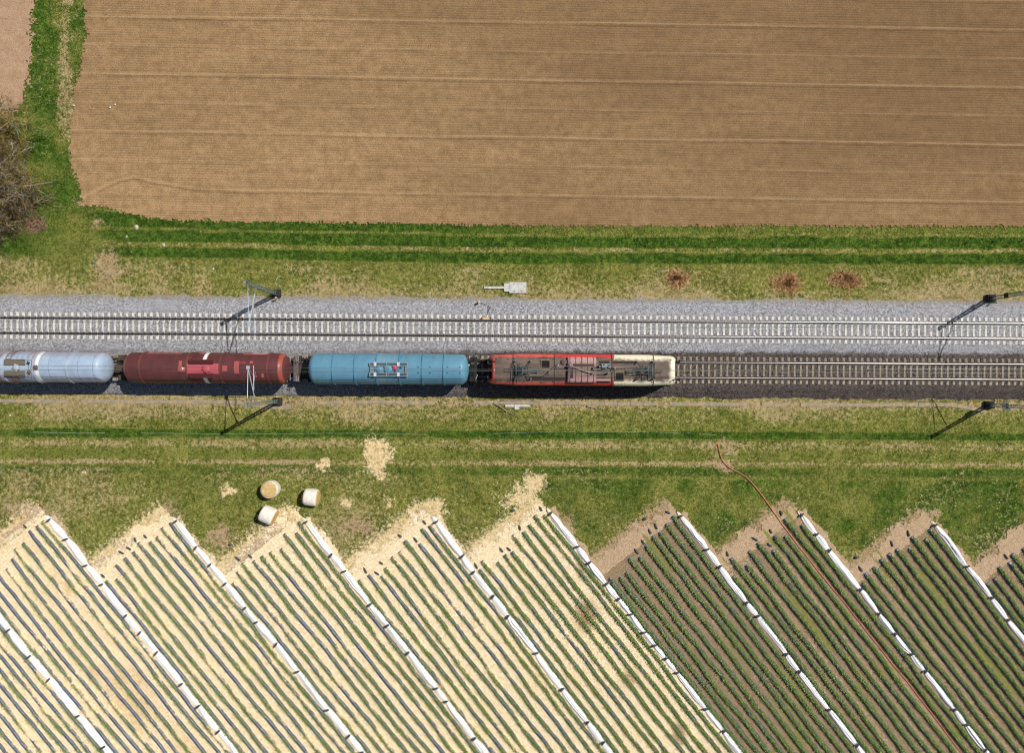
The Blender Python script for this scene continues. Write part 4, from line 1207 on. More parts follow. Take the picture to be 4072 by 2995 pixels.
fade = g.math('MULTIPLY', g.ss(p[0], A(1640, 490).x - cxL + .05, A(1610, 490).x - cxL - .05), g.ss(n1, .35, .65, .3, .75))
red = g.mix(fade, red, srgb(226, 104, 98))
creamc = g.mix(g.ss(n3, .3, .7), srgb(240, 232, 206), srgb(226, 216, 186))
xb = B(800, 480).x - cxL
xbf = g.math('ADD', p[0], g.math('MULTIPLY', g.math('POWER', g.math('ABSOLUTE', p[1]), 2), -.10))
red = red
c = g.mix(g.ss(xbf, xb - .01, xb + .01), red, creamc)
ay = g.math('MULTIPLY_ADD', g.math('SUBTRACT', n1, .5), .42, g.math('ABSOLUTE', p[1]))
ay = g.math('MULTIPLY_ADD', g.math('SUBTRACT', n3, .5), .12, ay)
hi = g.ss(p[2], 3.95, 4.1)
gr = g.math('MULTIPLY', g.ss(ay, 1.26, 1.12), hi)
gr = g.math('MULTIPLY', gr, g.ss(g.math('MULTIPLY_ADD', g.math('SUBTRACT', n1, .5), .3, p[0]), A(345, 490).x - cxL - .05, A(345, 490).x - cxL + .12))
gr2 = g.math('MULTIPLY', g.ss(g.math('MULTIPLY_ADD', g.math('SUBTRACT', n1, .5), .9, g.math('ABSOLUTE', p[1])), 1.22, .78), hi)
gr2 = g.math('MULTIPLY', gr2, g.ss(g.math('MULTIPLY_ADD', g.math('SUBTRACT', n1, .5), .7, p[0]), B(2010, 480).x - cxL + .1, B(1945, 480).x - cxL - .1))
gsel = g.mix(g.ss(p[0], xb - .01, xb + .01), gr, gr2)
gcol = g.mix(g.ss(g.math('MULTIPLY_ADD', n1, .5, g.math('MULTIPLY', nS, .5)), .38, .62), srgb(86, 76, 68), srgb(116, 98, 86))
c = g.mix(gsel, c, gcol)
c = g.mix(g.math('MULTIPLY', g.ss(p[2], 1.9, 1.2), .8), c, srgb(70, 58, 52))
g.col(c); g.rough(g.ss(gsel, 0, 1, .36, .8)); g.bump(n3, .06, .02)
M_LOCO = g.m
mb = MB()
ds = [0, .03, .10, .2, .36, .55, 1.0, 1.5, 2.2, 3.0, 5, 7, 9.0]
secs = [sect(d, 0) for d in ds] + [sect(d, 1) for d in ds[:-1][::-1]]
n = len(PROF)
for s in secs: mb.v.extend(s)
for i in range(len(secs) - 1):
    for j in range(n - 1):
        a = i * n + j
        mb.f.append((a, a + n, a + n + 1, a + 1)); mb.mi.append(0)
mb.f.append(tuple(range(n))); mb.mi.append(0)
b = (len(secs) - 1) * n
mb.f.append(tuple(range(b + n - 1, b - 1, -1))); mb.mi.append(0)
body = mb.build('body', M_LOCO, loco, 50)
M_GLASS = simple('cab_glass', srgb(18, 22, 26), srgb(10, 12, 15), 2, .12, 0, .6)
M_GASK = simple('roof_gasket', srgb(36, 38, 40), srgb(24, 25, 27), 5, .7)
M_EQ = simple('roof_gear_grey', srgb(104, 122, 124), srgb(74, 88, 92), 5, .5, .3)
M_EQ_D = simple('roof_gear_dark', srgb(60, 70, 74), srgb(40, 46, 50), 5, .6, .2)
M_BUS = simple('bus_bar', srgb(176, 170, 172), srgb(140, 134, 136), 4, .4, .5)
M_PORC = simple('porcelain', srgb(160, 150, 160), srgb(120, 112, 122), 6, .25, 0, .5)
M_MESH = simple('cooler_grille', srgb(30, 28, 28), srgb(16, 16, 18), 9, .7)
M_VENT = simple('vent_louvre', srgb(76, 64, 58), srgb(54, 46, 42), 9, .8)
M_ROOFB = simple('grimy_roof', srgb(112, 96, 86), srgb(90, 78, 70), 3, .85, bump=.05)
# windscreens
for end in (0, 1):
    for s in (-1, 1):
        mb = MB(); q = []
        for z in (2.9, 3.95):
            for yy in (.07, .86):
                k = wf(.0)
                zz = z
                x = LX0 + rake(zz) - .02 if end == 0 else LX1 - rake(zz) + .02
                q.append(Vector((x, yL + s * yy, zz)))
        dx = .03 if end == 0 else -.03
        mb.hexa([q[0], q[1], q[1] + Vector((dx, 0, 0)), q[0] + Vector((dx, 0, 0)), q[2], q[3], q[3] + Vector((dx, 0, 0)), q[2] + Vector((dx, 0, 0))])
        mb.build('windscreen', M_GLASS, loco)
    for s in (-1, 1):
        x = LX0 - .02 if end == 0 else LX1 + .02
        mb = MB(); mb.lathe((x + (.08 if end == 0 else -.08), yL + s * .72, 1.95), (-1 if end == 0 else 1, 0, 0), [(0, .13), (.1, .13), (.12, .1)], 14); mb.build('headlight', M_WHITE, loco, 40)
        xs_ = LX0 + 1.35 if end == 0 else LX1 - 1.35
        k = wf(1.35); mb = MB(); mb.box((xs_, yL + s * 1.487 * .957, 3.15), (.6, .05, .62)); mb.build('side_window', M_GLASS, loco)
# side louvres and skirt
for s in (-1, 1):
    mb = MB()
    for i in range(7): mb.box((cxL - 4.2 + i * 1.4, yL + s * 1.49, 3.0), (1.0, .03, .5))
    mb.build('side_louvre', M_VENT, loco)
mb = MB(); mb.box((cxL, yL, 1.12), (17.0, 2.5, .5)); mb.box((cxL, yL, 1.0), (4.2, 2.3, .9)); mb.build('underframe', M_UNDER_D, loco)
for x in (cxL - 5.0, cxL + 5.0): bogie(x, yL, loco, 2.9, M_UNDER_D, .6)
buffers(LX0 + .1, yL, -1, loco, M_UNDER_D, .6); buffers(LX1 - .1, yL, 1, loco, M_UNDER_D, .62)
# roof joints
for px_ in (1900 + 747 / 5.348, 1900 + 1628 / 5.348, 2280 + 782 / 5.105, 2280 + 1637 / 5.105):
    x = P(px_, 1470, 4.35).x
    mb = MB()
    d = min(x - LX0, LX1 - x); k = wf(d)
    pr = [(y * k * 1.006, z + .012 * max(0, (z - 3))) for y, z in PROF[2:-2]]
    for xx in (x - .035, x + .035):
        for y, z in pr: mb.v.append((xx, yL + y, z))
    m = len(pr)
    for j in range(m - 1): mb.f.append((j, m + j, m + j + 1, j + 1)); mb.mi.append(0)
    mb.build('roof_joint', M_GASK, loco)
def insul(par, c, h=.34, r=.09, cap=.085):
    mb = MB(); z0 = roof_z(c.y - yL) - .03
    mb.lathe((c.x, c.y, z0), (0, 0, 1), [(0, r)] + [(.04 + k * h / 5 + e, r if e > .01 and e < .05 else r * .66) for k in range(4) for e in (0, .02, .04, .055)] + [(h, r * .6)], 10)
    mb.sphere((c.x, c.y, z0 + h + cap * .6), cap, 10, 6, 1)
    return mb.build('insulator', [M_INS, M_PORC], par, 40), z0 + h + cap * .6
# pantographs
def panto(F, ins, frame, arm, rods, head, horns, label_part):
    mb = MB()
    for (a, b_, r) in frame: mb.tube([F(*a), F(*b_)], r, 6)
    pb = mb.build('pantograph', M_EQ, loco, 60)
    return pb
def Z(F, pts, z): return [F(x, y, z) for x, y in pts]
# left pantograph
mb = MB()
fz = 4.68
for a, b_ in (((870, 430), (1060, 430)), ((870, 560), (1060, 560)), ((870, 430), (870, 560)), ((1060, 430), (1060, 560)), ((960, 430), (960, 560)), ((790, 490), (870, 490))):
    mb.tube([A(*a, fz), A(*b_, fz)], .035, 6)
for a, b_ in (((795, 300), (880, 435)), ((1125, 300), (1038, 430)), ((795, 675), (880, 560)), ((1125, 680), (1060, 575))):
    mb.tube([A(*a, 4.7), A(*b_, fz)], .03, 6)
mb.box(A(905, 500, 4.66), (.55, .5, .16)); mb.box(A(840, 470, 4.68), (.3, .28, .2)); mb.box(A(1000, 545, 4.66), (.4, .14, .16)); mb.box(A(845, 555, 4.66), (.28, .2, .16))
pb = mb.build('pantograph', M_EQ_D, loco, 50)
for q in ((795, 300), (1125, 300), (795, 675), (1125, 680)): insul(pb, A(*q, 4.6), .3, .085, .08)
mb = MB(); mb.tube([A(930, 500, 4.82), A(1140, 500, 4.84), A(1330, 502, 4.86)], [.06, .055, .04], 8)
mb.tube([A(1330, 465, 4.86), A(1330, 535, 4.86)], .04, 6); mb.tube([A(1270, 440, 4.8), A(1330, 470, 4.84)], .02, 6)
mb.build('lower_arm', M_EQ, pb, 60)
mb = MB()
mb.tube([A(1325, 468, 4.9), A(960, 425, 5.0)], .022, 6); mb.tube([A(1325, 530, 4.9), A(960, 562, 5.0), A(880, 590, 5.02)], .022, 6)
mb.tube([A(1330, 515, 4.8), A(1000, 540, 4.78)], .018, 6); mb.tube([A(960, 425, 5.0), A(960, 562, 5.0)], .02, 6)
mb.build('upper_arm', M_EQ, pb, 60)
for x, y0, y1 in ((812, 310, 660), (945, 355, 660)):
    mb = MB(); mb.tube([A(x + 6, y0 - 22, 4.92), A(x, y0, 5.05), A(x, y1, 5.05), A(x + 8, y1 + 30, 4.95)], .03, 6); mb.build('contact_strip', M_EQ, pb, 60)
mb = MB()
mb.tube([A(880, 340, 5.0), A(880, 655, 5.0)], .028, 6)
for y in (366, 625): mb.tube([A(812, y, 5.02), A(945, y, 5.02)], .02, 6)
mb.tube([A(860, 650, 5.0), A(868, 690, 4.9), A(885, 706, 4.8)], .02, 5); mb.tube([A(835, 300, 5.0), A(818, 330, 5.0), A(814, 370, 5.02)], .02, 5)
mb.tube([A(815, 700, 4.85), A(830, 728, 4.75), A(845, 738, 4.7)], .02, 5)
mb.build('head_frame', M_EQ_D, pb, 60)
# right pantograph
mb = MB()
for a, b_ in (((1250, 430), (1500, 430)), ((1250, 545), (1500, 545)), ((1380, 425), (1380, 550)), ((1500, 425), (1500, 550)), ((1255, 430), (1255, 545))):
    mb.tube([B(*a, fz), B(*b_, fz)], .032, 6)
for a, b_ in (((1298, 300), (1368, 425)), ((1618, 300), (1560, 430)), ((1298, 660), (1365, 550)), ((1618, 660), (1560, 560))):
    mb.tube([B(*a, 4.72), B(*b_, fz)], .032, 6)
mb.box(B(1410, 500, 4.66), (.6, .36, .15)); mb.box(B(1550, 490, 4.66), (.42, .5, .16)); mb.box(B(1490, 440, 4.68), (.24, .2, .16)); mb.box(B(1580, 560, 4.66), (.2, .3, .14))
pb = mb.build('pantograph', M_EQ_D, loco, 50)
for q in ((1298, 300), (1618, 300), (1298, 660), (1618, 660)): insul(pb, B(*q, 4.6), .3, .085, .08)
mb = MB(); mb.tube([B(1150, 483, 4.86), B(1320, 483, 4.84), B(1485, 484, 4.82)], [.05, .06, .065], 8)
for x in (1135, 1152): mb.tube([B(x, 440, 4.86), B(x, 525, 4.86)], .03, 6)
mb.build('lower_arm', M_EQ, pb, 60)
mb = MB()
mb.tube([B(1145, 518, 4.9), B(1360, 540, 5.0), B(1520, 556, 5.02)], .026, 6); mb.tube([B(1145, 446, 4.9), B(1330, 430, 5.0), B(1520, 416, 5.02)], .026, 6)
mb.tube([B(1330, 440, 4.8), B(1520, 470, 4.8)], .018, 6)
mb.build('upper_arm', M_EQ, pb, 60)
for x, y0, y1 in ((1523, 352, 600), (1655, 345, 610)):
    mb = MB(); mb.tube([B(x - 4, y0 - 30, 4.95), B(x, y0, 5.05), B(x, y1, 5.05), B(x - 4, y1 + 30, 4.95)], .032, 6); mb.build('contact_strip', M_EQ, pb, 60)
mb = MB()
mb.tube([B(1585, 345, 5.0), B(1585, 610, 5.0)], .028, 6)
for y in (362, 598): mb.tube([B(1523, y, 5.02), B(1655, y, 5.02)], .02, 6)
mb.tube([B(1590, 480, 5.0), B(1620, 470, 5.0), B(1615, 498, 5.0), B(1590, 500, 5.0)], .015, 5); mb.tube([B(1540, 400, 4.98), B(1600, 440, 4.98), B(1560, 560, 4.98)], .014, 5)
mb.build('head_frame', M_EQ_D, pb, 60)
mb = MB(); mb.box(B(1393, 519, 4.79), (.2, .06, .06)); mb.build('red_cylinder', simple('red_part', srgb(206, 90, 90), srgb(180, 70, 70), 5, .5), pb)
# cooler openings with louvre mesh
def cooler(F, x0, y0, x1, y1):
    a, b_ = F(x0, y1, 4.36), F(x1, y0, 4.36)
    z = roof_z((a.y + b_.y) / 2 - yL)
    mb = MB(); cx, cy = (a.x + b_.x) / 2, (a.y + b_.y) / 2; w, h = b_.x - a.x, b_.y - a.y
    for dy in (-h / 2 - .03, h / 2 + .03): mb.box((cx, cy + dy, z + .02), (w + .12, .06, .1))
    for dx in (-w / 2 - .03, w / 2 + .03): mb.box((cx + dx, cy, z + .021), (.06, h, .1))
    fr = mb.build('cooler_frame', simple('cooler_rim', srgb(150, 134, 100), srgb(118, 104, 80), 5, .7), loco)
    mb = MB(); mb.box((cx, cy, z - .01), (w, h, .05))
    for i in range(1, 9): mb.box((cx - w / 2 + w * i / 9, cy, z + .03), (.022, h, .03))
    for i in range(1, 9): mb.box((cx, cy - h / 2 + h * i / 9, z + .028), (w, .022, .03))
    mb.build('grille', M_MESH, fr)
    mb = MB()
    for dx in (-.8, -.27, .27, .8):
        for dy in (-1, 1): mb.box((cx + dx * w * .8, cy + dy * (h / 2 + .3), z + .01), (.08, .06, .07))
    mb.build('fastener', M_GASK, fr)
cooler(A, 1352, 290, 1528, 460); cooler(B, 853, 515, 1020, 675)
def vent(F, x0, y0, x1, y1, zadd=0.0):
    a, b_ = F(x0, y1, 4.3 + zadd), F(x1, y0, 4.3 + zadd)
    cx, cy = (a.x + b_.x) / 2, (a.y + b_.y) / 2; w, h = b_.x - a.x, b_.y - a.y
    z = roof_z(cy - yL) + zadd + .02
    mb = MB(); mb.box((cx, cy, z), (w, h, .06))
    m_ = 14
    for i in range(m_): mb.box((cx - w / 2 + w * (i + .5) / m_, cy, z + .035), (w / m_ * .5, h * .9, .03))
    for sy in (-1, 1): mb.box((cx, cy + sy * h / 2, z + .01), (w + .04, .03, .08))
    mb.build('roof_vent', M_VENT, loco)
for r in ((1160, 652, 1375, 704), (1393, 655, 1605, 705), (1662, 655, 1865, 703)): vent(A, *r)
for r in ((525, 286, 732, 330), (805, 288, 1006, 330), (1025, 288, 1228, 330)): vent(B, *r)
# raised ribbed hood
h0, h1 = A(1905, 500, 4.7).x, B(462, 480, 4.7).x
mb = MB()
HP = [(-1.20, 4.1), (-1.19, 4.40), (-1.10, 4.56), (-.9, 4.66), (-.5, 4.72), (0, 4.74), (.5, 4.72), (.9, 4.66), (1.10, 4.56), (1.19, 4.40), (1.20, 4.1)]
st = [(h0, .0), (h0 + .03, .6), (h0 + .10, .9), (h0 + .2, 1.0), (h1 - .02, 1.0), (h1, .97)]
for x, k in st:
    for y, z in HP: mb.v.append((x, yL + y, 4.1 + (z - 4.1) * (.5 + .5 * k) if k < 1 else z))
m = len(HP)
for i in range(len(st) - 1):
    for j in range(m - 1):
        a = i * m + j; mb.f.append((a, a + 1, a + m + 1, a + m)); mb.mi.append(0)
mb.f.append(tuple(range(m))[::-1]); mb.mi.append(0); mb.f.append(tuple((len(st) - 1) * m + j for j in range(m))); mb.mi.append(0)
g = G('hood_paint', .7, .2); p = g.xyz(); nn = g.noise(1.6, 5, .7, stretch=(3, .6, 1)); n3 = g.noise(8, 3)
c = g.mix(g.ss(g.math('MULTIPLY_ADD', g.math('SUBTRACT', nn, .5), 1.6, g.math('ABSOLUTE', p[1])), .2, .95), srgb(124, 102, 92), srgb(184, 148, 146))
g.col(g.mix(g.ss(n3, .3, .7, 0, .25), c, srgb(96, 80, 76))); M_HOOD = g.m
hood = mb.build('resistor_hood', M_HOOD, loco, 40)
mb = MB()
for xx in (A(1965, 0, 4.7).x, A(2088, 0, 4.7).x, A(2215, 0, 4.7).x, B(175, 0, 4.7).x, B(295, 0, 4.7).x, B(415, 0, 4.7).x):
    for i in range(len(HP) - 1):
        (ya, za), (yb, zb) = HP[i], HP[i + 1]
        mb.hexa([(xx - .025, yL + ya * 1.0, za - .01), (xx + .025, yL + ya, za - .01), (xx + .025, yL + yb, zb - .01), (xx - .025, yL + yb, zb - .01),
                 (xx - .025, yL + ya * 1.015, za + .03), (xx + .025, yL + ya * 1.015, za + .03), (xx + .025, yL + yb * 1.015, zb + .03), (xx - .025, yL + yb * 1.015, zb + .03)])
mb.build('hood_rib', simple('hood_rib', srgb(110, 86, 86), srgb(86, 68, 68), 5, .8), hood)
def hvent(F, x0, y0, x1, y1):
    a, b_ = F(x0, y1, 4.72), F(x1, y0, 4.72)
    cx, cy = (a.x + b_.x) / 2, (a.y + b_.y) / 2
    z = float(np.interp(abs(cy - yL), [0, .5, .9, 1.1], [4.74, 4.72, 4.66, 4.56]))
    mb = MB(); mb.box((cx, cy, z + .012), (b_.x - a.x, b_.y - a.y, .05))
    mb.build('hood_vent', M_VENT, hood)
hvent(A, 1978, 442, 2030, 655); hvent(A, 2028, 360, 2240, 405); hvent(B, 5, 346, 210, 388); hvent(B, 215, 346, 415, 388)
mb = MB(); q = B(408, 448, 4.7); mb.box((q.x, q.y, 4.70), (.42, .32, .1)); mb.build('hood_recess', M_MESH, hood)
# exhaust cover, hatch ring, rear hood
q = A(1836, 318, 4.5)
mb = MB(); z = roof_z(q.y - yL) - .02
mb.lathe((q.x, q.y, z), (0, 0, 1), [(0, .30), (.06, .30), (.07, .27), (.18, .27), (.20, .24), (.205, .12), (.23, .1), (.24, .02)], 24)
mb.build('vent_dome', M_ROOFB, loco, 35)
q = A(1778, 512, 4.35)
mb = MB(); z = roof_z(q.y - yL); mb.torus((q.x, q.y, z), (0, 0, 1), .34, .03, 28, 6); mb.lathe((q.x, q.y, z - .03), (0, 0, 1), [(0, .32), (.045, .31), (.05, .02)], 24, 1)
mb.box((q.x, q.y - .2, z + .04), (.18, .03, .04)); mb.build('hatch', [simple('hatch_rim', srgb(136, 118, 100), srgb(110, 96, 84), 5, .7), M_ROOFB], loco, 40)
a, b_ = B(462, 732, 4.35), B(752, 645, 4.35)
mb = MB(); mb.box(((a.x + b_.x) / 2, a.y + (b_.y - a.y) * .72, 4.28), (b_.x - a.x, (b_.y - a.y) * .5, .36)); mb.build('side_hood', M_HOOD, loco)
mb = MB(); mb.box(((a.x + b_.x) / 2 + .05, a.y + (b_.y - a.y) * .25, 4.2), ((b_.x - a.x) * .9, (b_.y - a.y) * .4, .06)); mb.build('louvre', M_MESH, loco)
# high voltage bus bars on insulators
mb = MB()
def bus(F, pts, z=4.86): mb.tube([F(x, y, z) for x, y in pts], .026, 6)
bus(A, [(1082, 592), (1455, 590), (1520, 545)]); bus(A, [(1520, 545), (1640, 425), (1705, 392)]); bus(A, [(1650, 410), (1960, 410), (2050, 412), (2246, 490)], 5.0)
mb.tube([A(2246, 490, 5.0), B(345, 518, 4.96), B(390, 525, 4.96), B(710, 520, 4.86), B(765, 508, 4.86), B(790, 450, 4.86)], .026, 6)
bus(A, [(2050, 425), (2246, 505)], 4.96); mb.tube([A(2246, 505, 4.96), B(340, 530, 4.94)], .018, 6)
bus(B, [(830, 408), (1320, 390)]); mb.tube([B(840, 440, 4.8), B(830, 408, 4.86)], .022, 6); mb.tube([B(420, 455, 4.9), B(560, 440, 4.8)], .018, 6)
mb.tube([B(862, 385, 4.86), B(870, 400, 4.86), B(878, 420, 4.7)], .018, 5)
bb = mb.build('bus_bar', M_BUS, loco, 60)
for q in ((1520, 548), (1705, 388)): insul(bb, A(*q, 4.7), .4, .1, .1)
for q in ((710, 528), (840, 440)): insul(bb, B(*q, 4.7), .4, .1, .1)
for F, q in ((A, (1960, 388)), (B, (392, 530)), (B, (408, 445))):
    c_ = F(*q, 4.85); mb = MB(); mb.lathe((c_.x, c_.y, 4.7), (0, 0, 1), [(0, .1), (.06, .1), (.1, .07), (.14, .1), (.2, .07), (.26, .05)], 10); mb.sphere((c_.x, c_.y, 4.99), .1, 10, 6, 1)
    mb.build('insulator', [M_INS, M_PORC], bb, 40)
# circuit breaker box
a, b_ = B(560, 418, 4.6), B(768, 342, 4.6)
mb = MB(); mb.box(((a.x + b_.x) / 2, (a.y + b_.y) / 2, 4.42), (b_.x - a.x, b_.y - a.y, .34))
q = B(605, 385, 4.8); mb.box((q.x, q.y, 4.72), (.26, .34, .26)); mb.sphere((q.x + .1, q.y + .1, 4.88), .09, 8, 6)
q = B(655, 425, 4.7); mb.lathe((q.x, q.y, 4.3), (0, 0, 1), [(0, .06), (.4, .06), (.42, .09), (.5, .03)], 8); q = B(540, 395, 4.7); mb.box((q.x, q.y, 4.6), (.14, .18, .2))
mb.build('circuit_breaker', simple('breaker_grey', srgb(140, 150, 156), srgb(112, 122, 130), 5, .5), loco, 40)
mb = MB(); q = B(720, 385, 4.6)
mb.box((q.x, q.y, 4.62), (.36, .1, .1), .5); q = B(570, 445, 4.5); mb.box((q.x, q.y, 4.5), (.5, .2, .2)); mb.tube([B(480, 430, 4.5), B(560, 400, 4.7)], .03, 6); mb.build('earth_switch', M_DARK, loco, 40)
# cab roof hand bars, antennas, lifting lugs
for F, r in ((A, (572, 465, 692, 525)), (B, (1684, 462, 1796, 515))):
    mb = MB(); x0, y0, x1, y1 = r
    for y in (y0, y1): mb.tube([F(x0, y, 4.36), F(x0, y, 4.5), F(x1, y, 4.5), F(x1, y, 4.36)], .018, 5)
    for x in (x0 + 6, x1 - 6): mb.tube([F(x, y0, 4.5), F(x, y1, 4.5)], .016, 5)
    mb.build('roof_step', M_EQ_D, loco, 60)
q = A(348, 490, 4.35); mb = MB(); mb.lathe((q.x, q.y, 4.32), (0, 0, 1), [(0, .06), (.1, .05), (.13, .02)], 8); mb.build('antenna', M_WHITE, loco, 40)
q = A(352, 307, 4.3); mb = MB(); mb.lathe((q.x + .1, q.y, 4.34), (-1, 0, 0), [(0, .05), (.15, .05), (.3, .1), (.31, .02)], 10); mb.build('horn', M_GASK, loco, 40)
q = B(2020, 668, 4.2); mb = MB(); mb.lathe((q.x - .1, q.y, 4.22), (1, 0, 0), [(0, .04), (.12, .04), (.25, .09), (.26, .02)], 10); mb.build('horn', M_GASK, loco, 40)
mb = MB()
for F, q in ((A, (395, 258)), (A, (640, 258)), (A, (395, 730)), (A, (640, 730)), (A, (775, 245)), (A, (1597, 258)), (A, (775, 738)), (A, (1597, 745)), (B, (810, 245)), (B, (800, 715)), (B, (1600, 250)), (B, (1600, 720)), (B, (1735, 262)), (B, (1970, 262)), (B, (1970, 710)), (B, (485, 212)), (B, (485, 748))):
    c_ = F(*q, 4.2); mb.box((c_.x, c_.y, roof_z(c_.y - yL) + .02), (.1, .06, .08))
mb.build('lifting_lug', M_GASK, loco)
for (x0, y0) in ((245, 430), (265, 700)):
    a = A(x0 + 45, y0, 3.9); b_ = A(x0, y0 + 10, 3.2); mb = MB(); mb.tube([a - Vector((.06, 0, 0)), b_ - Vector((.06, 0, 0))], .015, 5); mb.build('wiper', M_BLACK, loco, 60)

# ------------------------------------------------------------------ straw bales
g = G('straw_face', .95, .05); f1 = g.noise(16, 4, .75, dist=1.5); f2 = g.noise(3, 3)
g.col(g.mix(g.ss(g.math('MULTIPLY_ADD', f1, .7, g.math('MULTIPLY', f2, .3)), .36, .64), srgb(172, 138, 84), srgb(236, 208, 150))); g.bump(f1, .9, .06); M_STRAWF = g.m
g = G('bale_net', .8, .15); f1 = g.noise(12, 4, .7, dist=.6); f2 = g.noise(2, 3)
g.col(g.mix(g.ss(g.math('MULTIPLY_ADD', f1, .6, g.math('MULTIPLY', f2, .4)), .36, .64), srgb(206, 196, 172), srgb(244, 240, 232))); g.bump(f1, .4, .03); M_NET = g.m
def bale(c, ax, r, ln, label, seed):
    rnd = np.random.default_rng(seed)
    ax = Vector(ax).normalized()
    t = thing('straw_bale', label, 'straw bale', (c.x, c.y, 0), 'round straw bales')
    ref = Vector((0, 0, 1)) if abs(ax.z) < .9 else Vector((1, 0, 0))
    u = ax.cross(ref).normalized(); w = u.cross(ax).normalized()
    N = 40
    def ring(d, rr, amp, mb):
        ph = rnd.random(4) * 6.28
        for j in range(N):
            a = 2 * math.pi * j / N
            k = rr * (1 + amp * (math.sin(2 * a + ph[0]) + .6 * math.sin(5 * a + ph[1]) + .5 * (rnd.random() - .5)))
            q = c + ax * d + (u * math.cos(a) + w * math.sin(a)) * k
            mb.v.append((q.x, q.y, max(q.z, .0)))
    def skin(prof, mb, capend=False):
        b = len(mb.v)
        for d, rr, amp in prof: ring(d, rr, amp, mb)
        for i in range(len(prof) - 1):
            for j in range(N):
                mb.f.append((b + i * N + j, b + i * N + (j + 1) % N, b + (i + 1) * N + (j + 1) % N, b + (i + 1) * N + j)); mb.mi.append(0)
        if capend: mb.f.append(tuple(b + (len(prof) - 1) * N + j for j in range(N))); mb.mi.append(0)
    h = ln / 2
    mb = MB(); skin([(-h + .02, r * .90, .006), (-h + .06, r * .955, .006), (-h * .6, r * .99, .004), (0, r, .004), (h * .6, r * .99, .004), (h - .06, r * .955, .006), (h - .02, r * .90, .006)], mb)
    mb.build('net_wrap', M_NET, t, 60)
    for s in (-1, 1):
        mb = MB(); skin([(s * (h - .03), r * .91, .012), (s * (h + .03), r * .86, .02), (s * (h + .05), r * .6, .03), (s * (h + .03), r * .3, .04), (s * (h + .05), .05, .0)], mb, True)
        mb.build('straw_end', M_STRAWF, t, 60)
    # loose stalks sticking out of the ends
    mb = MB()
    for i in range(150):
        s = 1 if rnd.random() < .5 else -1
        a = rnd.random() * 6.28; q = c + ax * (s * h) + (u * math.cos(a) + w * math.sin(a)) * (r * (.3 + .6 * rnd.random()))
        dr = (ax * s * (.3 + rnd.random() * .4) + Vector(tuple(rnd.normal(size=3))) * .5).normalized()
        e = q + dr * (.1 + .16 * rnd.random())
        if e.z > 0: mb.tube([q, e], .009, 3)
    mb.build('loose_straw', M_STRAWF, t)
def zl(x, y, z): return P(800 + x / 2.246, 1750 + y / 2.246, z)
q = zl(600, 450, 1.3); bale(Vector((q.x, q.y, .66)), (.03, .02, 1), .87, 1.26, 'round straw bale standing on end with its flat straw top up', 1)
q = zl(985, 512, .82); bale(Vector((q.x, q.y, .83)), (1, -.10, 0), .85, 1.3, 'white wrapped straw bale lying on its side, rightmost of the three', 2)
q = zl(600, 672, .82); bale(Vector((q.x, q.y, .83)), (1, -.42, 0), .85, 1.34, 'white wrapped straw bale on its side beside the row heads, lowest of three', 3)

# ------------------------------------------------------------------ red hose
HP_ = [(2600 + x / 2.246, 1700 + y / 2.246) for x, y in ((574, 145), (580, 185), (588, 220), (598, 255), (612, 290), (638, 325), (665, 352), (700, 376), (740, 396), (775, 412), (830, 450), (870, 488), (905, 530), (945, 580), (985, 632), (1022, 685), (1060, 738), (1105, 805), (1150, 872), (1225, 970), (1300, 1072), (1375, 1165), (1450, 1262), (1525, 1355), (1600, 1447), (1655, 1510), (1708, 1572))]
HP_ += [(3300 + x / 2.776, 2400 + y / 2.776) for x, y in ((235, 90), (400, 305), (550, 490), (700, 685), (800, 800), (900, 925), (1000, 1060), (1100, 1185), (1200, 1320), (1300, 1455), (1380, 1560), (1450, 1655), (1560, 1800))]
mb = MB(); mb.tube([P(x, y, .08) for x, y in HP_], .036, 8)
tag(mb.build('hose', simple('red_hose', srgb(228, 136, 118), srgb(206, 112, 98), 1.5, .5), None, 60), 'long red hose running from the grass track down between strawberry rows', 'hose')

# ------------------------------------------------------------------ cut ornamental grass clumps
M_TINT = None
def tint_mat(name, rough=.85, trans=0.0, spec=.15):
    g = G(name, rough, spec)
    c = g.attr('tint', 'Color'); nz = g.noise(14, 3)
    g.col(g.mix(g.ss(nz, .3, .7, 0, .35), c, g.mix(.5, c, (0, 0, 0, 1))))
    return g.m
M_STALK = tint_mat('dry_stalks', .8); M_LEAF = tint_mat('leaf_green', .55, .3, .3); M_BLADE = tint_mat('grass_blades', .8, .2, .1); M_STRAW = tint_mat('loose_straw', .85); M_TWIG = tint_mat('bare_twigs', .9)
def lin(rgb): return np.array([srgb(*c)[:3] for c in rgb])
def blades_np(base, tip, width, roll=None):
    """thin quads from base to tip (n,3)"""
    n = len(base)
    d = tip - base
    up = np.array([0, 0, 1.0])
    s = np.cross(d, up + RNG.normal(size=(n, 3)) * .5)
    s /= np.linalg.norm(s, axis=1, keepdims=True) + 1e-9
    s *= np.asarray(width).reshape(-1, 1) * .5
    v = np.stack([base - s, base + s, tip + s * .4, tip - s * .4], 1).reshape(-1, 3)
    f = np.arange(n * 4).reshape(n, 4)
    return v, f
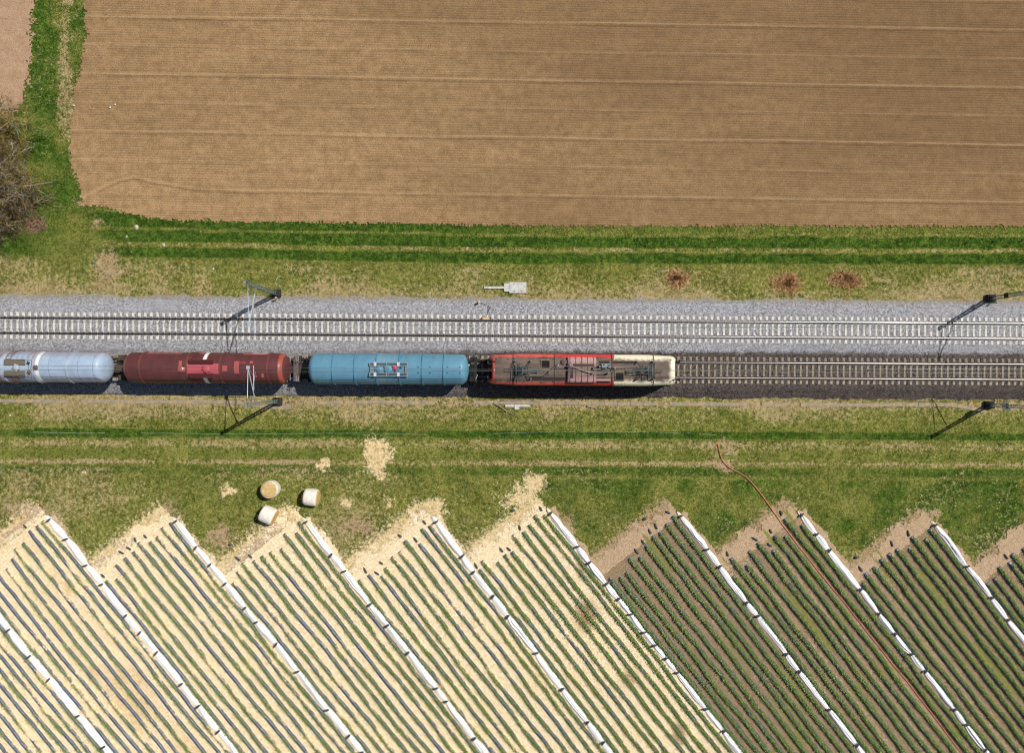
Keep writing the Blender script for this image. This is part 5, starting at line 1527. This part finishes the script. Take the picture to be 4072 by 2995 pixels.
for cx, cy, rr, lab in ((2686, 1105, 1.0, 'brown clump of cut dry grass on the bank, leftmost of three'), (3133, 1116, 1.25, 'brown clump of cut dry grass on the bank, middle of three'),
                        (3350, 1100, 1.3, 'sparser tan clump of dry grass on the bank, rightmost of three')):
    c = P(cx, cy); n = 1100
    t = thing('grass_clump', lab, 'grass clump', (c.x, c.y, 0), 'dry grass clumps on the bank')
    hubs = RNG.normal(size=(9, 2)) * np.array([.46, .26]) * rr
    hub = hubs[RNG.integers(0, 9, n)]
    p2 = hub + RNG.normal(size=(n, 2)) * np.where(RNG.random((n, 1)) < .25, .55, .24) * np.array([1, .7]) * rr
    base = np.stack([c.x + p2[:, 0], c.y + p2[:, 1], RNG.random(n) * .12 * np.exp(-(p2 ** 2).sum(1) / (.4 * rr * rr))], 1)
    L = .2 + RNG.random(n) * .4; el = RNG.random(n) ** 2 * 1.0; az = np.arctan2(p2[:, 1], p2[:, 0]) + RNG.normal(size=n) * 1.6
    tip = base + np.stack([L * np.cos(az) * np.cos(el), L * np.sin(az) * np.cos(el), L * np.sin(el)], 1)
    cols = lin([(214, 170, 112), (190, 138, 86), (230, 202, 152), (140, 96, 58), (176, 136, 88), (222, 182, 146)])[RNG.integers(0, 6, n)]
    v, f = blades_np(base, tip, .03 + RNG.random(n) * .035); np_mesh('stalks', v, f, M_STALK, t, fcol=cols)
    n = 260
    p2 = hubs[RNG.integers(0, 4, n)] * .6 + RNG.normal(size=(n, 2)) * np.array([.2, .12]) * rr
    base = np.stack([c.x + p2[:, 0], c.y + p2[:, 1], np.zeros(n)], 1)
    tip = base + np.stack([RNG.normal(size=n) * .1, RNG.normal(size=n) * .1, .15 + RNG.random(n) * .3], 1)
    v, f = blades_np(base, tip, .05 + RNG.random(n) * .03); np_mesh('stubble', v, f, M_STALK, t, fcol=lin([(140, 92, 54), (112, 72, 44), (170, 122, 76)])[RNG.integers(0, 3, n)])

# ------------------------------------------------------------------ leafless bushes at the left edge
def bush(name, label, cx, cy, H, Rr, nm, seed, yellow=.35, pale=.2, dens=1.0):
    rnd = np.random.default_rng(seed)
    c = P(cx, cy); c.z = 0
    t = thing(name, label, 'bush', c, 'leafless bushes by the field')
    mb = MB(); cols = []
    tips = []
    pal = lin([(96, 84, 68), (70, 60, 50), (120, 106, 86)]); ye = lin([(176, 150, 66), (150, 128, 60)]); pa = lin([(196, 192, 180), (160, 154, 140)])
    def seg(pts, r0, r1, n, col):
        k0 = len(mb.f)
        m = len(pts)
        mb.tube(pts, [r0 + (r1 - r0) * i / (m - 1) for i in range(m)], n, 0, False)
        cols.extend([col] * (len(mb.f) - k0))
    def grow(p, d, L, r, lev):
        nseg = 5 if lev == 0 else 4
        pts = [p]; dd = d.copy()
        for i in range(nseg):
            dd = (dd + Vector(tuple(rnd.normal(size=3))) * (.22 + .06 * lev) + Vector((0, 0, -.05 if lev else .02))).normalized()
            q = pts[-1] + dd * (L / nseg)
            if q.z < .1: q.z = .1 + rnd.random() * .2
            pts.append(q)
        u = rnd.random()
        col = ye[rnd.integers(2)] if u < yellow and lev > 0 else (pa[rnd.integers(2)] if u < yellow + pale and lev > 0 else pal[rnd.integers(3)])
        seg(pts, r, r * .35, 5 if lev == 0 else 3, col)
        if lev < 3:
            k = int(((7, 5, 4)[lev]) * dens + rnd.random())
            for i in range(k):
                f = .25 + .75 * rnd.random(); ii = min(int(f * nseg), nseg - 1); q = pts[ii].lerp(pts[ii + 1], f * nseg - ii)
                sd = (dd + Vector(tuple(rnd.normal(size=3))) * .9).normalized()
                grow(q, sd, L * (.38 + .25 * rnd.random()), max(r * .46, .010), lev + 1)
        else: tips.append(pts[-1])
    for i in range(nm):
        a = rnd.random() * 6.283; el = R(18 + 62 * rnd.random())
        d = Vector((math.cos(a) * math.cos(el), math.sin(a) * math.cos(el), math.sin(el)))
        grow(c + Vector((rnd.normal() * .35, rnd.normal() * .35, 0)), d, (H * .55 * math.sin(el) + Rr * .62 * math.cos(el)) * (.75 + .5 * rnd.random()), .075, 0)
    off = np.array(c[:])
    me = bpy.data.meshes.new('branches'); me.from_pydata([(x - c.x, y - c.y, z) for x, y, z in mb.v], [], mb.f); me.materials.append(M_TWIG)
    at = me.attributes.new('tint', 'FLOAT_COLOR', 'FACE'); cc = np.ones((len(mb.f), 4), np.float32); cc[:, :3] = np.array(cols); at.data.foreach_set('color', cc.ravel())
    o = bpy.data.objects.new('branches', me); COL.objects.link(o); o.parent = t
    # buds
    T_ = np.array([q[:] for q in tips]); n = int(len(T_) * .9)
    b0 = T_[rnd.integers(0, len(T_), n)] + rnd.normal(size=(n, 3)) * .1
    tp_ = b0 + rnd.normal(size=(n, 3)) * .05
    v, f = blades_np(b0, tp_, .03 + rnd.random(n) * .03)
    np_mesh('buds', v, f, M_LEAF, t, fcol=lin([(124, 122, 62), (150, 138, 76), (104, 104, 50), (148, 128, 92)])[rnd.integers(0, 4, n)])
bush('bare_bush', 'large leafless bush with yellowish lichen branches at the left edge', 22, 760, 3.6, 6.0, 42, 5, .26, .22, 1.0)
bush('bare_bush', 'yellowish leafless bush nearer the top at the left edge', 0, 530, 3.0, 5.0, 28, 6, .5, .2, 1.0)
bush('bare_bush', 'low dark leafless bush nearest the railway at the left edge', 0, 890, 2.0, 3.6, 22, 8, .15, .16, 1.0)
n = 700; c = P(142, 893)
t = thing('brush_pile', 'pinkish brown pile of cut twigs in the grass below the bare bush', 'brush pile', (c.x, c.y, 0))
a = RNG.random(n) * 6.28; r0 = np.sqrt(RNG.random(n)); base = np.stack([c.x + r0 * np.cos(a) * 1.0, c.y + r0 * np.sin(a) * .62, RNG.random(n) * .35 * (1 - r0 * .7)], 1)
az = RNG.random(n) * 6.28; tip = base + np.stack([np.cos(az), np.sin(az), RNG.normal(size=n) * .25], 1) * (.2 + RNG.random((n, 1)) * .3)
tip[:, 2] = np.abs(tip[:, 2])
v, f = blades_np(base, tip, .03 + RNG.random(n) * .03); np_mesh('twigs', v, f, M_STALK, t, fcol=lin([(150, 120, 92), (120, 94, 74), (182, 154, 124), (88, 70, 54)])[RNG.integers(0, 4, n)])

# ------------------------------------------------------------------ strawberry rows
g = G('mulch_film', .38, .5)
f1 = g.noise(7, 4, .7, dist=.8); f2 = g.noise(2.2, 3)
k = g.math('MULTIPLY_ADD', g.math('SUBTRACT', g.math('MULTIPLY_ADD', f1, .65, g.math('MULTIPLY', f2, .35)), .5), 3.0, g.attr('straw'))
c = g.mix(g.ss(f1, .35, .65), srgb(46, 52, 62), srgb(98, 106, 122))  # grey-blue sheen of the black plastic is put into the base colour
g.col(g.mix(g.ss(k, .42, .62), c, g.mix(f1, srgb(190, 160, 116), srgb(240, 222, 186))))
g.rough(g.ss(k, .42, .62, .36, .95)); g.bump(f1, .5, .05); M_FILM = g.m
GREENS = lin([(98, 134, 48), (126, 158, 62), (78, 112, 46), (156, 174, 74), (108, 142, 66), (66, 98, 46)])
YELS = lin([(168, 164, 60), (190, 170, 84)]); DEADS = lin([(176, 156, 120), (132, 110, 84), (206, 188, 152)])
BAGS = []
frame_ok = lambda x, y, m=0: (-m < x < IMG_W + m) and (-m < y < IMG_H + m)
nrow = 0
for k in range(len(FLEECE) - 1):
    for i in range(10):
        tt = (i + .5 + random.uniform(-.12, .12)) / 10
        tt = min(max(tt, .06), .94)
        straw_side = k <= 5
        Yh = 1900.0
        ha = HEADA[k + 1] + random.choice([-10, 0, 0, 8, 25, 45]) + random.uniform(-12, 12) + (18 if i == 0 else 0)
        def xr_(y): return float(FX[k](y) * (1 - tt) + FX[k + 1](y) * tt)
        while RX * xr_(Yh) + RY * Yh < ha and Yh < 3400: Yh += 4
        yend = 3190.0
        # picture points along the row
        ys_ = np.arange(Yh, yend, 7.5)
        if len(ys_) < 3: continue
        xs_ = FX[k](ys_) * (1 - tt) + FX[k + 1](ys_) * tt + (fbm(ys_ / 130, ys_ * 0 + k * 11 + i, 201, 3) - .5) * 15
        vis = (xs_ > -60) & (xs_ < IMG_W + 60)
        if not ((xs_ > -4) & (xs_ < IMG_W + 4) & (ys_ < IMG_H + 4)).any(): continue
        ii = np.where(vis)[0]; ys_ = ys_[ii[0]:ii[-1] + 1]; xs_ = xs_[ii[0]:ii[-1] + 1]
        wx, wy = PN(xs_, ys_)
        m = len(wx)
        dx, dy = np.gradient(wx), np.gradient(wy); L = np.hypot(dx, dy); ux, uy = dx / L, dy / L; nx, ny = -uy, ux
        off_t = fbm(wx * .9, wy * .9, 203, 3) - .5
        name_l = ('straw mulched' if straw_side else 'leafy') + ' strawberry row, '
        if k == 0: nm = ORD[i + 1] + ' row of the block left of the leftmost fleece strip'
        else: nm = ORD[i + 1] + ' to the right of the ' + ORD[k] + ' white fleece strip'
        t = thing('strawberry_row', name_l + nm, 'strawberry row', (float(wx[0]), float(wy[0]), 0), 'strawberry rows')
        nrow += 1
        # film ridge
        hw = (np.interp(k, [0, 5], [.165, .185]) if straw_side else .215) * (1 + off_t * .5)
        hgt = (.16 if straw_side else .22)
        cs = np.array([(-1.15, -.05), (-.95, .3), (-.62, .85), (-.25, 1.0), (.25, 1.0), (.62, .85), (.95, .3), (1.15, -.05)])
        taper = np.clip(np.arange(m) / 2.0, .35, 1)
        vv = np.zeros((m, 8, 3))
        jit = RNG.normal(size=(m, 8)) * .012
        for j, (a, b) in enumerate(cs):
            vv[:, j, 0] = wx + nx * (a * hw + jit[:, j]); vv[:, j, 1] = wy + ny * (a * hw + jit[:, j]); vv[:, j, 2] = np.maximum(b * hgt * taper + jit[:, j] * 1.2, -.02) + .012
        edge = np.abs(cs[:, 0])[None, :] + np.zeros((m, 1))
        sn = fbm(wx * .35, wy * .35 + k * 9 + i * 3.3, 207, 3)
        if straw_side: stv = np.clip(.07 + (sn[:, None] - .44) * 2.0 + (edge - .8) * .35, 0, 1)
        else: stv = np.clip((edge - .9) * .25 + (sn[:, None] - .7) * .8, 0, 1)
        bare = np.zeros(m)
        np_mesh('plastic_mulch', vv.reshape(-1, 3), gfaces(m, 8)[:, ::-1], M_FILM, t, attrs=dict(straw=stv.ravel()), smooth=True)
        # plants
        kx = k + tt
        dens = np.interp(kx, [0, 1, 2, 3, 3.6, 4.5, 5.2, 5.95, 6.0, 10], [.30, .30, .36, .45, .6, .66, .8, .95, 1.0, 1.05]) * (.8 + .4 * random.random())
        grow_n = fbm(wx * .8, wy * .8 + i * 7.7 + k * 3.1, 211, 3)
        long_n = fbm(wx * .12, wy * .12 + i * 17.7 + k * 3.1, 213, 2)
        loc = np.clip(dens * 1.05 + (grow_n - .5) * (2.2 if straw_side else 1.1) + (long_n - .5) * (1.2 if straw_side else .6), 0, 1.25)
        step = float(L.mean()); per = 165 if not straw_side else 150
        cnt = RNG.poisson(loc * per * step); cnt[:1] = 0
        idx = np.repeat(np.arange(m), cnt); n = len(idx)
        if n < 4: continue
        u = RNG.random(n) - .5
        # plants stand in clumps about 0.28 m apart
        s_al = (np.cumsum(L)[idx] + u * step)
        cl = np.round(s_al / .28) * .28 - s_al
        lat = np.clip(RNG.normal(size=n) * np.where(kx > 5.9, .088, .094), -.24, .24) + .015
        bx = wx[idx] + ux[idx] * (u * step + cl * .35) + nx[idx] * lat; by = wy[idx] + uy[idx] * (u * step + cl * .35) + ny[idx] * lat
        bz = hgt + .02 + np.abs(RNG.normal(size=n)) * .07 * (1.3 - np.abs(lat) * 3)
        az = RNG.random(n) * 6.283; tilt = RNG.normal(size=n) * .36; ln = .07 + RNG.random(n) * .055; wd = ln * (.62 + RNG.random(n) * .25)
        d = np.stack([np.cos(az) * np.cos(tilt), np.sin(az) * np.cos(tilt), np.sin(tilt)], 1) * ln[:, None]
        roll = RNG.normal(size=n) * .36
        sdir = np.stack([-np.sin(az) * np.cos(roll), np.cos(az) * np.cos(roll), np.sin(roll)], 1) * wd[:, None] * .5
        base = np.stack([bx, by, bz], 1); midp = base + d * .55
        v = np.stack([base, midp + sdir, base + d, midp - sdir], 1).reshape(-1, 3)
        u2 = RNG.random(n)
        col = GREENS[RNG.integers(0, 6, n)] * (.85 + .3 * RNG.random((n, 1)))
        py = np.interp(kx, [0, 3, 6, 10], [.10, .10, .12, .14]); pd = np.interp(kx, [0, 2, 4, 6, 10], [.22, .2, .14, .05, .04])
        col = np.where((u2 < py)[:, None], YELS[RNG.integers(0, 2, n)] * .8, col)
        col = np.where((u2 > 1 - pd)[:, None], DEADS[RNG.integers(0, 3, n)], col)
        np_mesh('foliage', v, np.arange(n * 4).reshape(n, 4), M_LEAF, t, fcol=col)
        # weight bag at some row heads
        if random.random() < .38 and frame_ok(xs_[0], ys_[0]):
            BAGS.append((xs_[0] - RX * random.uniform(14, 30) , ys_[0] - RY * random.uniform(14, 30), 53 + random.uniform(-25, 25), random.uniform(.42, .62),
                         'dark bag on bare ground at the head of the ' + nm.replace(' to the right of', ' row right of').replace(' row row', ' row')))

# ------------------------------------------------------------------ fleece strips and their sandbags
g = G('white_fleece', .7, .2); f1 = g.noise(3, 4, .7, stretch=(1, 1, 1)); f2 = g.noise(.5, 3)
g.col(g.mix(g.math('MULTIPLY', g.ss(g.math('MULTIPLY_ADD', f1, .5, g.math('MULTIPLY', g.attr('old'), .6)), .5, .9), .9), g.mix(f2, (.80, .80, .80, 1), (.84, .84, .845, 1)), srgb(222, 208, 178))); M_FLEECE = g.m
M_BAG = simple('sandbag_grey', srgb(84, 90, 94), srgb(60, 64, 68), 9, .75, bump=.3)
def sandbag(px, py, angd, ln, label, z0=.0, r=.095, grp='dark sandbags'):
    c = P(px, py); a = R(angd); dx, dy = math.cos(a), math.sin(a)
    pts = []; rs = []
    for f, rr in ((-.62, .35), (-.56, .55), (-.48, .30), (-.44, .75), (-.3, 1.0), (0, 1.06), (.3, 1.0), (.45, .8), (.5, .3)):
        pts.append((c.x + dx * ln * f, c.y + dy * ln * f, z0 + r * .8 + random.uniform(-.01, .01))); rs.append(r * rr)
    mb = MB(); mb.tube(pts, rs, 8)
    return tag(mb.build('sandbag', M_BAG, None, 60), label, 'sandbag', grp)
NPL = ['', 'leftmost', 'second', 'third', 'fourth', 'fifth', 'sixth', 'seventh', 'eighth', 'ninth']
for k in range(1, 10):
    f = FLEECE[k]
    y0 = float(f[0][1]) - 6; y1 = 3190.0
    ys_ = np.arange(y0, y1, 4.0); xs_ = FX[k](ys_)
    vis = (xs_ > -80) & (xs_ < IMG_W + 80); ii = np.where(vis)[0]; ys_ = ys_[ii[0]:ii[-1] + 1]; xs_ = xs_[ii[0]:ii[-1] + 1]
    xs_ = xs_ + (fbm(ys_ / 80, ys_ * 0 + k * 5, 301, 3) - .5) * 14 + 3
    wx, wy = PN(xs_, ys_); m = len(wx)
    dx, dy = np.gradient(wx), np.gradient(wy); L = np.hypot(dx, dy); nx, ny = -dy / L, dx / L
    s = np.cumsum(L)
    # bag spots, about every 2 to 4 metres
    spots = []; q = s[0] + (.5 if ys_[0] < 2100 else random.uniform(1, 3))
    while q < s[-1] - .5:
        spots.append(int(np.searchsorted(s, q))); q += random.choice([1.9, 2.5, 3.2, 4.2, 4.8]) + random.uniform(-.3, .3)
    spots = [min(a, m - 1) for a in spots]
    wide = np.interp(k, [1, 4, 9], [.76, .64, .56]) * (.80 + fbm(s / 2.6, s * 0 + k, 303, 2) * .45)
    pinch = np.ones(m)
    for a in spots: pinch *= 1 - .42 * np.exp(-((s - s[a]) / .55) ** 2)
    w = wide * pinch * np.clip((s - s[0]) / .5 + .35, 0, 1)
    nc = 17; cs = np.linspace(-1, 1, nc)
    wr = np.zeros((m, nc))
    drift = (fbm(s / 1.6, s * 0 + 3 * k, 305, 2) - .5) * .9
    for j, c_ in enumerate(cs):
        wr[:, j] = (fbm((c_ + drift) * 4.2 + s * 0, s * .28, 307 + k, 3) - .5)
    sag = .22 * (1 - np.abs(cs) ** 2.2)[None, :] * (w[:, None] / .8) * (.55 + .45 * pinch[:, None])
    vv = np.zeros((m, nc, 3))
    vv[:, :, 0] = wx[:, None] + nx[:, None] * cs[None] * w[:, None] * .5
    vv[:, :, 1] = wy[:, None] + ny[:, None] * cs[None] * w[:, None] * .5
    vv[:, :, 2] = .06 + sag + wr * .26 * (1 - np.abs(cs)[None] ** 4)
    old = np.exp(-(s - s[0]) / 1.8) * (1.3 if k in (3, 4, 6, 7, 8, 9) else .5) if ys_[0] < 2120 else np.zeros(m)
    old = old[:, None] + np.zeros((1, nc)) + (np.abs(cs)[None] ** 6) * .3
    o = np_mesh('fleece_strip', vv.reshape(-1, 3), gfaces(m, nc)[:, ::-1], M_FLEECE, attrs=dict(old=old.ravel()), smooth=True)
    tag(o, 'long white fleece strip gathered between rows, ' + NPL[k] + (' of nine' if k == 1 else ' of nine from the left'), 'fleece', 'white fleece strips')
    c_ = 0
    for a in spots:
        if not frame_ok(xs_[a], ys_[a], 5): continue
        c_ += 1
        sandbag(xs_[a] + random.uniform(-2, 2), ys_[a], 33 + random.uniform(-16, 22), min(.98, w[a] * 1.15) + .1,
                'dark sandbag across the ' + NPL[k] + ' fleece strip' + ('' if k == 1 else ' from the left') + ', ' + (ORD[c_] if c_ < len(ORD) else 'last') + ' from its top', .17 + .08)
seen = set()
for b_ in BAGS:
    lab = ' '.join(b_[4].split()[:16])
    sandbag(b_[0], b_[1], -b_[2], b_[3], lab, .0, .1)
for px, py, lab in ((916, 2166, 'round dark bag on straw left of the third fleece strip heads'), (2040, 2031, 'round dark bag near the straw heap right of the fourth fleece'), (2564, 2065, 'round dark bag on bare soil left of the sixth fleece head'), (3403, 2218, 'round dark bag on bare soil right of the seventh fleece strip')):
    sandbag(px, py, 20, .34, lab, 0, .13)

# ------------------------------------------------------------------ loose straw and grass
def scatter_region(n, x0, x1, y0, y1):
    x = RNG.uniform(x0, x1, n); y = RNG.uniform(y0, y1, n); return x, y
# straw stalks on the mulched part
x, y = scatter_region(420000, -53, 30, -40, -9)
X, Y = toPX(x, y)
m_, k_, t_, a_ = in_straw_field(X, Y)
pr = np.where((m_ > -18) & (k_ <= 5), .32, 0)
lu, dr, ba, st = masks(X, Y)
pr = np.maximum(pr, np.where(m_ <= 0, np.clip(st - .15, 0, 1) * .8, 0))
kp = RNG.random(len(x)) < pr; x, y = x[kp], y[kp]; n = len(x)
az = RNG.random(n) * 6.283; L = .10 + RNG.random(n) * .16
base = np.stack([x, y, .02 + RNG.random(n) * .035], 1)
tip = base + np.stack([np.cos(az) * L, np.sin(az) * L, (RNG.random(n) - .35) * .06], 1)
v, f = blades_np(base, tip, .012 + RNG.random(n) * .016)
o = np_mesh('straw', v, f, M_STRAW, fcol=lin([(248, 232, 194), (236, 212, 162), (254, 246, 224), (214, 182, 126), (244, 224, 180)])[RNG.integers(0, 5, n)])
kind(o, 'stuff'); o['label'] = 'loose straw spread between the rows'
# grass
x, y = scatter_region(620000, -53, 53, -26, 40)
X, Y = toPX(x, y)
m_, k_, t_, a_ = in_straw_field(X, Y)
lu, dr, ba, st = masks(X, Y)
ok = ~((plough_in(X, Y)) | corner_in(X, Y)) & ~((y > -1.75) & (y < 7.6)) & ~((m_ > 6) & (Y > 1900))
cl = fbm(x * 1.7, y * 1.7, 401, 3)
pr = np.clip(.26 + lu * .55 - ba * .55 - st * .7, 0, 1) * sstep(.34, .56, cl + lu * .12)
kp = ok & (RNG.random(len(x)) < pr * .8); x, y, lu, dr, cl = x[kp], y[kp], lu[kp], dr[kp], cl[kp]; n = len(x)
hgt = (.05 + .09 * RNG.random(n)) * (1 + .9 * np.clip(lu, 0, 1))
az = RNG.random(n) * 6.283; ln = .35 + RNG.random(n) * .75
base = np.stack([x, y, np.full(n, -.03)], 1)
tip = base + np.stack([np.cos(az) * hgt * ln, np.sin(az) * hgt * ln, hgt], 1)
v, f = blades_np(base, tip, .018 + RNG.random(n) * .03)
gcol = lin([(92, 108, 38), (118, 130, 52), (70, 88, 30), (146, 150, 74)])[RNG.integers(0, 4, n)]
lcol = lin([(54, 86, 24), (84, 114, 36), (38, 64, 18), (116, 140, 58)])[RNG.integers(0, 4, n)]
dcol = lin([(176, 158, 112), (140, 124, 80), (206, 190, 148), (116, 112, 58)])[RNG.integers(0, 4, n)]
col = np.where((RNG.random(n) < lu)[:, None], lcol, gcol); col = np.where((RNG.random(n) < dr * .9)[:, None], dcol, col)
o = np_mesh('grass', v, f, M_BLADE, fcol=col); kind(o, 'stuff'); o['label'] = 'grass and dry stems on the verges'
print('ROWS', nrow, 'BAGS', len(BAGS), 'STRAW', len(f), 'GRASS', n)
